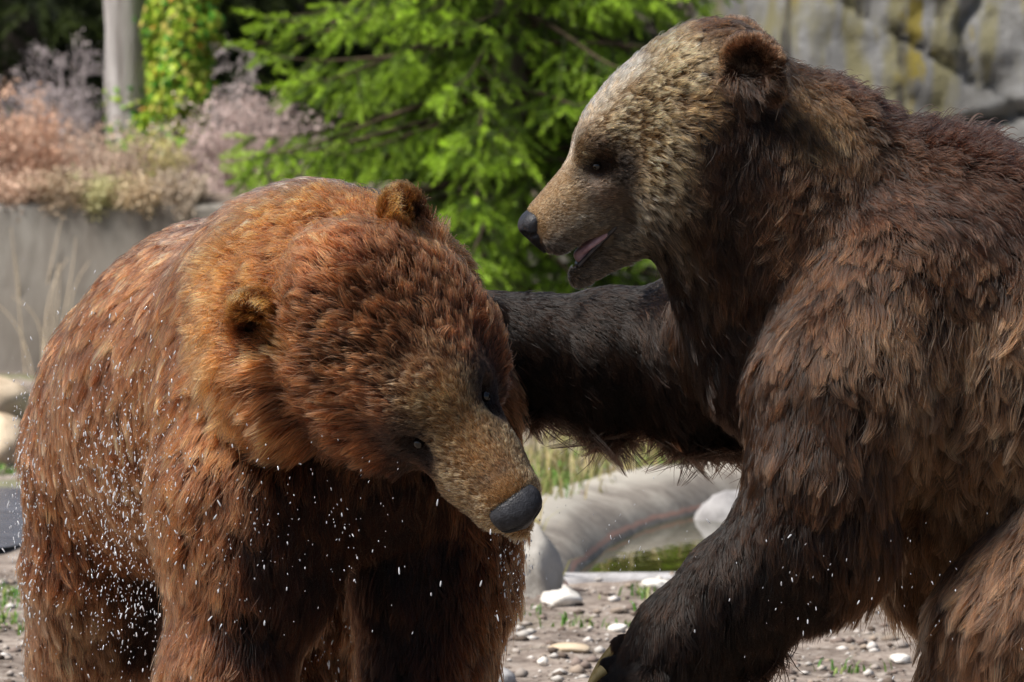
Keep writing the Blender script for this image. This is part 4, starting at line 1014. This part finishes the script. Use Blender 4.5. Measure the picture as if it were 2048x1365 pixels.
# ---------------- the reddish bear, three-quarter front view, head swung down
RED = ((.016, .004, .0015), (.60, .175, .060)); ORG = ((.022, .006, .002), (.50, .145, .036)); RDK = ((.014, .0045, .002), (.32, .095, .034)); RBK = ((.004, .0015, .001), (.024, .008, .004))
CRN = ((.010, .004, .002), (.15, .052, .018)); PNK = ((.032, .010, .006), (.74, .33, .19)); MZR = ((.11, .055, .022), (.58, .35, .16)); YEL = ((.05, .015, .004), (.52, .20, .045))
def red_bear():
    root = empty('brown_bear', (P(640, 1600, .4)[0], .4, 0.0))
    tag(root, 'reddish brown bear with lowered turned head, shaking off water', 'bear', 'two fighting bears')
    B = Body()
    f = np.array([.57, -.38, -.73]); r = np.array([.81, .13, .565]); u = np.cross(f, r)
    h = Head(P(792, 706, -.30), f, r, u, 1.15)
    add_head(B, h, jaw=26, cheek=1.12, mz=1.13, ear=(-168, 146, 26), brow=.6)
    B.chain([(P(735, 660, -.14), 185), (P(680, 650, -.02), 228), (P(620, 640, .16), 262)], 90)                 # neck
    B.ell(P(575, 700, -.15), (120, 140, 190), None, 60); B.ell(P(810, 640, .12), (135, 130, 185), None, 80)     # ruff
    B.ell(P(640, 620, .24), (245, 260, 230), None, 90)                                                            # hump
    B.chain([(P(610, 760, .22), 285), (P(470, 780, .55), 325), (P(330, 900, .95), 285)], 110)                      # trunk
    B.ell(P(330, 780, .85), (235, 260, 240), None, 90)
    B.ell(P(700, 900, .10), (250, 200, 200), None, 80)                                                            # chest
    # fore legs
    B.chain([(P(505, 830, .08), 180), (P(500, 980, .04), 172), (P(505, 1120, .03), 150), (P(455, 1340, .0), 108), (P(450, 1520, .0), 92), (P(455, 1615, -.03), 82)], 70)
    B.chain([(P(860, 830, .20), 175), (P(875, 1000, .18), 148), (P(868, 1160, .16), 140), (P(855, 1340, .12), 106), (P(855, 1510, .10), 90), (P(862, 1600, .06), 80)], 70)
    for (uu, y) in ((458, -.06), (868, .04)):
        vv = 1668 - 26 * y * 4
        for k in range(5): B.cone(P(uu - 50 + 25 * k, vv - 55, y), P(uu - 62 + 31 * k, vv - 32, y - .10 + .012 * abs(k - 2)), 42, 26, 20)
    # hind legs
    B.chain([(P(260, 960, .95), 215), (P(195, 1130, .95), 135), (P(185, 1290, 1.0), 112), (P(150, 1420, 1.08), 85), (P(150, 1520, 1.05), 70)], 80)
    B.chain([(P(560, 1000, 1.1), 185), (P(620, 1180, 1.1), 100), (P(625, 1330, 1.15), 72), (P(620, 1440, 1.2), 66), (P(625, 1515, 1.12), 62)], 70)
    for (uu, y) in ((155, 1.0), (628, 1.08)):
        B.cone(P(uu, 1530, y + .08), P(uu + 6, 1542, y - .10), 62, 50, 40)
    lo = P(-40, 1700, 0); hi = P(1130, 300, 0)
    V, F = B.mesh((lo[0] - .05, -.72, -.01), (hi[0], 1.55, hi[2]), .0095)
    V[:, 2] = np.maximum(V[:, 2], 0.0)
    skin_me = np_mesh('body', V, F); link('body', skin_me, root, SKIN_M)
    face_parts(h, root, 26, 12, 1.12)
    claws(root, [(P(uu - 66 + 33 * k, 1652 - 60 * y, y - .13), (0, -1, -.1), .045, .007) for (uu, y) in ((458, -.06), (868, .04)) for k in range(5)])
    G = Guides(.92); g = G.img
    def hd(a, b, c, da, db, dc, *ar, **kw):
        for sg in (-1, 1):
            if b == 0 and sg < 0: continue
            G.add(h.pt(a, b * sg, c), h.dr(da, db * sg, dc), *ar, **kw)
    hd(345, 0, 68, -1, 0, .1, .7, .25, *MZR, .4, .3, .2); hd(340, 46, 30, -1, .2, -.1, .9, .25, *MZR, .5, .3, .2); hd(345, 36, -25, -.8, .1, -.5, 1.2, .3, *MZR, .6, .3, .3)
    hd(270, 0, 85, -1, 0, 0, 1.1, .25, *MZR, .6, .4, .3); hd(265, 58, 45, -1, .2, -.1, 1.3, .25, *MZR, .6, .4, .3); hd(260, 60, -20, -1, .2, -.4, 1.8, .3, (.07, .035, .015), (.36, .20, .09), .8, .5, .3)
    hd(310, 14, 72, -1, 0, 0, .8, .2, (.05, .04, .035), (.15, .12, .10), .5, .3, .2, sig=.42); hd(275, -5, 84, -1, 0, 0, .8, .2, (.05, .04, .035), (.14, .11, .09), .5, .3, .2, sig=.42)
    hd(225, 34, 92, -1, .1, 0, 1.5, .3, *MZR, .7, .5, .4); hd(165, 0, 128, -1, .0, 0, 2.0, .3, *MZR, .8, .5, .4, sig=1.15); hd(200, 0, 108, -1, .0, 0, 1.7, .3, *MZR, .8, .5, .4); hd(120, 0, 152, -1, 0, 0, 2.6, .35, (.05, .02, .01), (.40, .22, .11), 1.2, .6, .5)
    hd(182, 76, 60, -1, .3, -.2, .9, .12, (.010, .006, .005), (.010, .005, .004), .5, .2, .2, sig=1.65); hd(212, 78, 42, -1, .2, -.2, .7, .12, (.008, .004, .003), (.02, .010, .007), .5, .2, .2, sig=1.2); hd(150, 95, 35, -1, .3, -.3, 1.3, .2, (.014, .008, .006), (.05, .025, .016), .6, .3, .2)
    hd(205, 74, 10, -1, .3, -.3, 1.4, .25, RDK[0], (.10, .04, .018), .7, .4, .3, sig=1.1)
    hd(40, 0, 172, -1, 0, .1, 4.7, .4, *CRN, 1.5, .8, .3); hd(-60, 0, 168, -1, 0, .2, 5.5, .45, *CRN, 1.6, .8, .3); hd(-150, 0, 140, -1, 0, .3, 6.5, .5, *RED, 1.7, .8, .3)
    hd(90, 90, 110, -1, .5, .1, 4.2, .35, *RDK, 1.4, .8, .3); hd(0, 100, 130, -1, .5, .2, 4.9, .4, *CRN, 1.5, .8, .3, sig=1.2); hd(-100, 95, 120, -1, .4, .3, 5, .45, *CRN, 1.6, .75, .3, sig=1.1)
    hd(60, 150, 40, -.8, .6, -.2, 5.5, .35, *RDK, 1.7, .8, .3); hd(110, 125, -20, -.8, .5, -.4, 4.9, .32, *RDK, 1.6, .8, .3); hd(-30, 160, 20, -.8, .6, -.1, 6.2, .4, *CRN, 1.8, .8, .3)
    hd(165, 96, -10, -.9, .3, -.5, 1.8, .25, *RBK, .9, .5, .3, sig=1.15); hd(140, 90, -75, -.7, .4, -.6, 4.5, .3, *RBK, 1.5, .8, .3); hd(40, 150, -70, -.6, .5, -.6, 6.5, .35, *CRN, 1.8, .8, .3); hd(-100, 150, -20, -.9, .4, -.1, 6.5, .5, *RED, 1.9, .75, .4); hd(-60, 170, -60, -.7, .6, -.4, 7.2, .4, *RED, 1.9, .8, .3)  # lower cheeks coloured near black for the shadow below the face
    hd(310, 20, -108, -.8, .1, -.5, 1.5, .3, *MZR, .6, .4, .3); hd(230, 30, -130, -.7, .1, -.6, 2.2, .3, *RDK, .9, .5, .4); hd(120, 40, -170, -.6, 0, -.8, 5, .35, *RBK, 1.8, .6, .5)
    hd(-168, 166, 36, -.2, .4, .8, 2.6, .6, *RBK, .7, .3, .4, sig=.9)
    hd(-168, 160, 96, -.1, .3, 1, 2.0, .6, *YEL, .6, .35, .3, sig=.85); hd(-230, 153, 32, -1, .3, .3, 2.2, .6, *YEL, .6, .35, .3, sig=.7); hd(-108, 168, 47, .5, .5, .6, 1.6, .5, *YEL, .6, .3, .3, sig=.6)
    # ruff: stands off, light tips
    for (uu, v, y, du, dv) in [(470, 720, -.15, -.7, .35), (465, 640, -.12, -.7, .0), (480, 560, -.08, -.6, -.3), (545, 500, -.05, -.6, -.3), (640, 460, -.05, -.5, -.2), (480, 800, -.15, -.7, .6)]:
        g(uu, v, y, du, dv, .3, 5.6, 1.0 if uu < 500 else .65, (.025, .007, .002), (.58, .175, .046), 1.7, .8, .3)
    for (uu, v, y) in [(390, 620, .1), (380, 700, .08), (370, 780, .06), (440, 520, .2), (350, 850, .05), (400, 860, -.02)]:
        g(uu, v, y, -.55, .75, .1, 4.6, .35, *RED, 2.0, .8, .6)
    for (uu, v, y, du, dv) in [(750, 430, -.05, -.1, -.95), (810, 430, -.05, .2, -.9), (870, 480, 0, .5, -.7), (920, 560, .0, .6, -.2)]:
        g(uu, v, y, du, dv, .6, 4.6, .55, *ORG, 1.5, .5, .5)
    for (uu, v) in [(600, 560), (560, 660), (680, 520)]: g(uu, v, -.2, -.75, -.2, .3, 5, .5, *ORG, 1.7, .55, .5)
    for (uu, v) in [(470, 870), (560, 880), (520, 780), (600, 800)]: g(uu, v, -.2, -.8, .6, -.1, 5.5, .35, *RED, 1.9, .65, .5)
    # back and rump: wet locks, bright highlights put into the tip colours
    for (uu, v, y) in [(640, 400, .2), (540, 410, .35), (440, 440, .5), (480, 480, .3)]: g(uu, v, y, -.7, .5, .3, 4.2, .35, *PNK, 2.0, .75, .6)
    for (uu, v, y) in [(720, 400, .25), (780, 430, .3), (900, 520, .25), (950, 620, .2)]: g(uu, v, y, .6, .6, .2, 4.2, .35, *PNK, 1.8, .7, .5)
    for (uu, v, y) in [(370, 480, .6), (300, 540, .7), (370, 580, .45), (240, 620, .8), (310, 660, .5)]: g(uu, v, y, -.5, .8, .2, 4.4, .32, *RED, 2.0, .8, .6)
    for (uu, v, y) in [(150, 740, .9), (230, 760, .6), (310, 780, .4), (120, 860, .8), (200, 880, .6), (280, 900, .5)]: g(uu, v, y, -.2, 1, 0, 4.8, .28, (.030, .009, .004), (.60, .19, .080), 2.2, .85, .6)
    for (uu, v, y) in [(90, 980, .8), (170, 1000, .6), (260, 1020, .7), (100, 1100, .8), (190, 1120, .75)]: g(uu, v, y, -.05, 1, 0, 4.5, .28, *RDK, 1.9, .8, .5)
    for (uu, v, y) in [(110, 1230, .9), (180, 1260, .85), (120, 1340, .9), (200, 1380, .9)]: g(uu, v, y, .1, 1, 0, 4.2, .32, (.035, .012, .006), (.66, .26, .125), 1.6, .7, .5)
    for (uu, v, y) in [(300, 1150, .9), (280, 1240, .9), (320, 1000, .8)]: g(uu, v, y, .1, 1, 0, 6, .3, *RBK, 1.9, .7, .5)  # near-black colour for the shade between hind leg and belly
    # fore legs and chest; near-black fur carries the shade of the inner sides
    for (uu, v, y) in [(340, 960, -.1), (350, 1060, -.1), (400, 900, -.12)]: g(uu, v, y, -.55, .85, -.1, 5, .42, *RED, 1.6, .65, .5)
    for (uu, v, y) in [(370, 1180, -.1), (370, 1300, -.08), (420, 1380, -.1), (420, 1100, -.12), (450, 1000, -.14)]: g(uu, v, y, -.3, 1, 0, 4.5, .36, (.030, .009, .004), (.50, .165, .068), 1.5, .65, .5)
    for (uu, v, y) in [(520, 1100, -.12), (500, 1250, -.1), (560, 1000, -.15), (600, 1120, -.05), (640, 950, -.15)]: g(uu, v, y, .05, 1, 0, 5, .3, *RBK, 1.7, .65, .5)
    for (uu, v, y) in [(780, 1000, 0), (760, 1150, .05), (800, 1300, .0), (860, 1200, .0), (880, 1100, .0)]: g(uu, v, y, .0, 1, 0, 5.5, .3, *RBK, 1.8, .65, .5)
    for (uu, v, y) in [(980, 1120, .1), (990, 1020, .1), (970, 1220, .1), (940, 1330, .1)]: g(uu, v, y, .35, .95, 0, 5, .38, *RDK, 1.6, .7, .6)
    for (uu, v, y) in [(620, 1200, 1.1), (650, 1300, 1.05), (600, 1350, 1.05)]: g(uu, v, y, .1, 1, 0, 5, .35, *RDK, 1.6, .7, .5)
    bare = [(h.pt(360, 0, 22), 42 * K * 1.1), (h.pt(300, 0, -58), 28 * K)]
    grow_fur('fur_red', skin_me, B, V, F, G, root, fur_mat('red_fur', .33, .5), 310000, 41, bare)
    return h
dark_bear()
red_bear()

# ------------------------------------------------------------------ water shaken off the reddish bear
def droplets():
    g = np.random.default_rng(77)
    pts = []
    def cloud(n, u, v, su, sv, y, sy):
        for _ in range(int(n * 1.9)):
            pts.append((P(u + g.normal() * su, v + g.normal() * sv, y + g.normal() * sy), 1))
    cloud(300, 250, 950, 50, 110, .0, .12); cloud(200, 230, 1100, 60, 110, .0, .12); cloud(110, 270, 1230, 50, 80, .0, .1); cloud(130, 180, 850, 80, 130, -.0, .12)
    cloud(170, 55, 1120, 22, 170, .55, .15); cloud(60, 40, 930, 10, 110, .6, .1); cloud(60, 340, 900, 25, 90, -.3, .05); cloud(90, 480, 1080, 120, 120, -.35, .08)
    cloud(60, 620, 1280, 60, 60, .5, .2); cloud(60, 1040, 1100, 28, 55, -.2, .15); cloud(30, 1030, 1190, 20, 60, -.2, .15); cloud(40, 700, 1050, 130, 90, -.5, .05)
    cloud(40, 300, 700, 120, 60, .1, .1); cloud(25, 1250, 1080, 90, 60, -.3, .2); cloud(40, 1750, 1200, 150, 90, -.55, .05)
    V, F = [], []; n0 = 0
    th = np.linspace(0, math.pi, 6)[1:-1]; ph = np.linspace(0, 6.283, 6, endpoint=False)
    S = np.array([(0, 0, 1)] + [(math.sin(t) * math.cos(p), math.sin(t) * math.sin(p), math.cos(t)) for t in th for p in ph] + [(0, 0, -1)])
    fc = [(0, 1 + i, 1 + (i + 1) % 6) for i in range(6)]
    for rr in range(3):
        for i in range(6):
            a, b, c, d = 1 + rr * 6 + i, 1 + rr * 6 + (i + 1) % 6, 7 + rr * 6 + (i + 1) % 6, 7 + rr * 6 + i
            fc += [(a, d, c), (a, c, b)]
    fc += [(25, 19 + (i + 1) % 6, 19 + i) for i in range(6)]; fc = np.array(fc)
    for (p, _) in pts:
        r = .00042 + .0009 * g.random() ** 4; L = r * g.uniform(1.2, 5.0)
        d = nrm(np.array([g.normal() * .35 - .1, g.normal() * .2, -1])); a = nrm(np.cross(d, [0, 1, .1])); b = np.cross(d, a)
        V.append(p + S[:, :1] * a * r + S[:, 1:2] * b * r + S[:, 2:] * d * L); F.append(fc + n0); n0 += 26
    m, nt, b = mat_new('water_drop')
    b.inputs['Base Color'].default_value = (.86, .89, .94, 1); b.inputs['Roughness'].default_value = .08; b.inputs['Specular IOR Level'].default_value = 1.0
    b.inputs['Transmission Weight'].default_value = .5; b.inputs['IOR'].default_value = 1.33
    tag(link('water_droplets', np_mesh('water_droplets', np.concatenate(V), np.concatenate(F)), None, m), 'water droplets flying off the fur of the reddish bear', 'water', kind='stuff')
droplets()
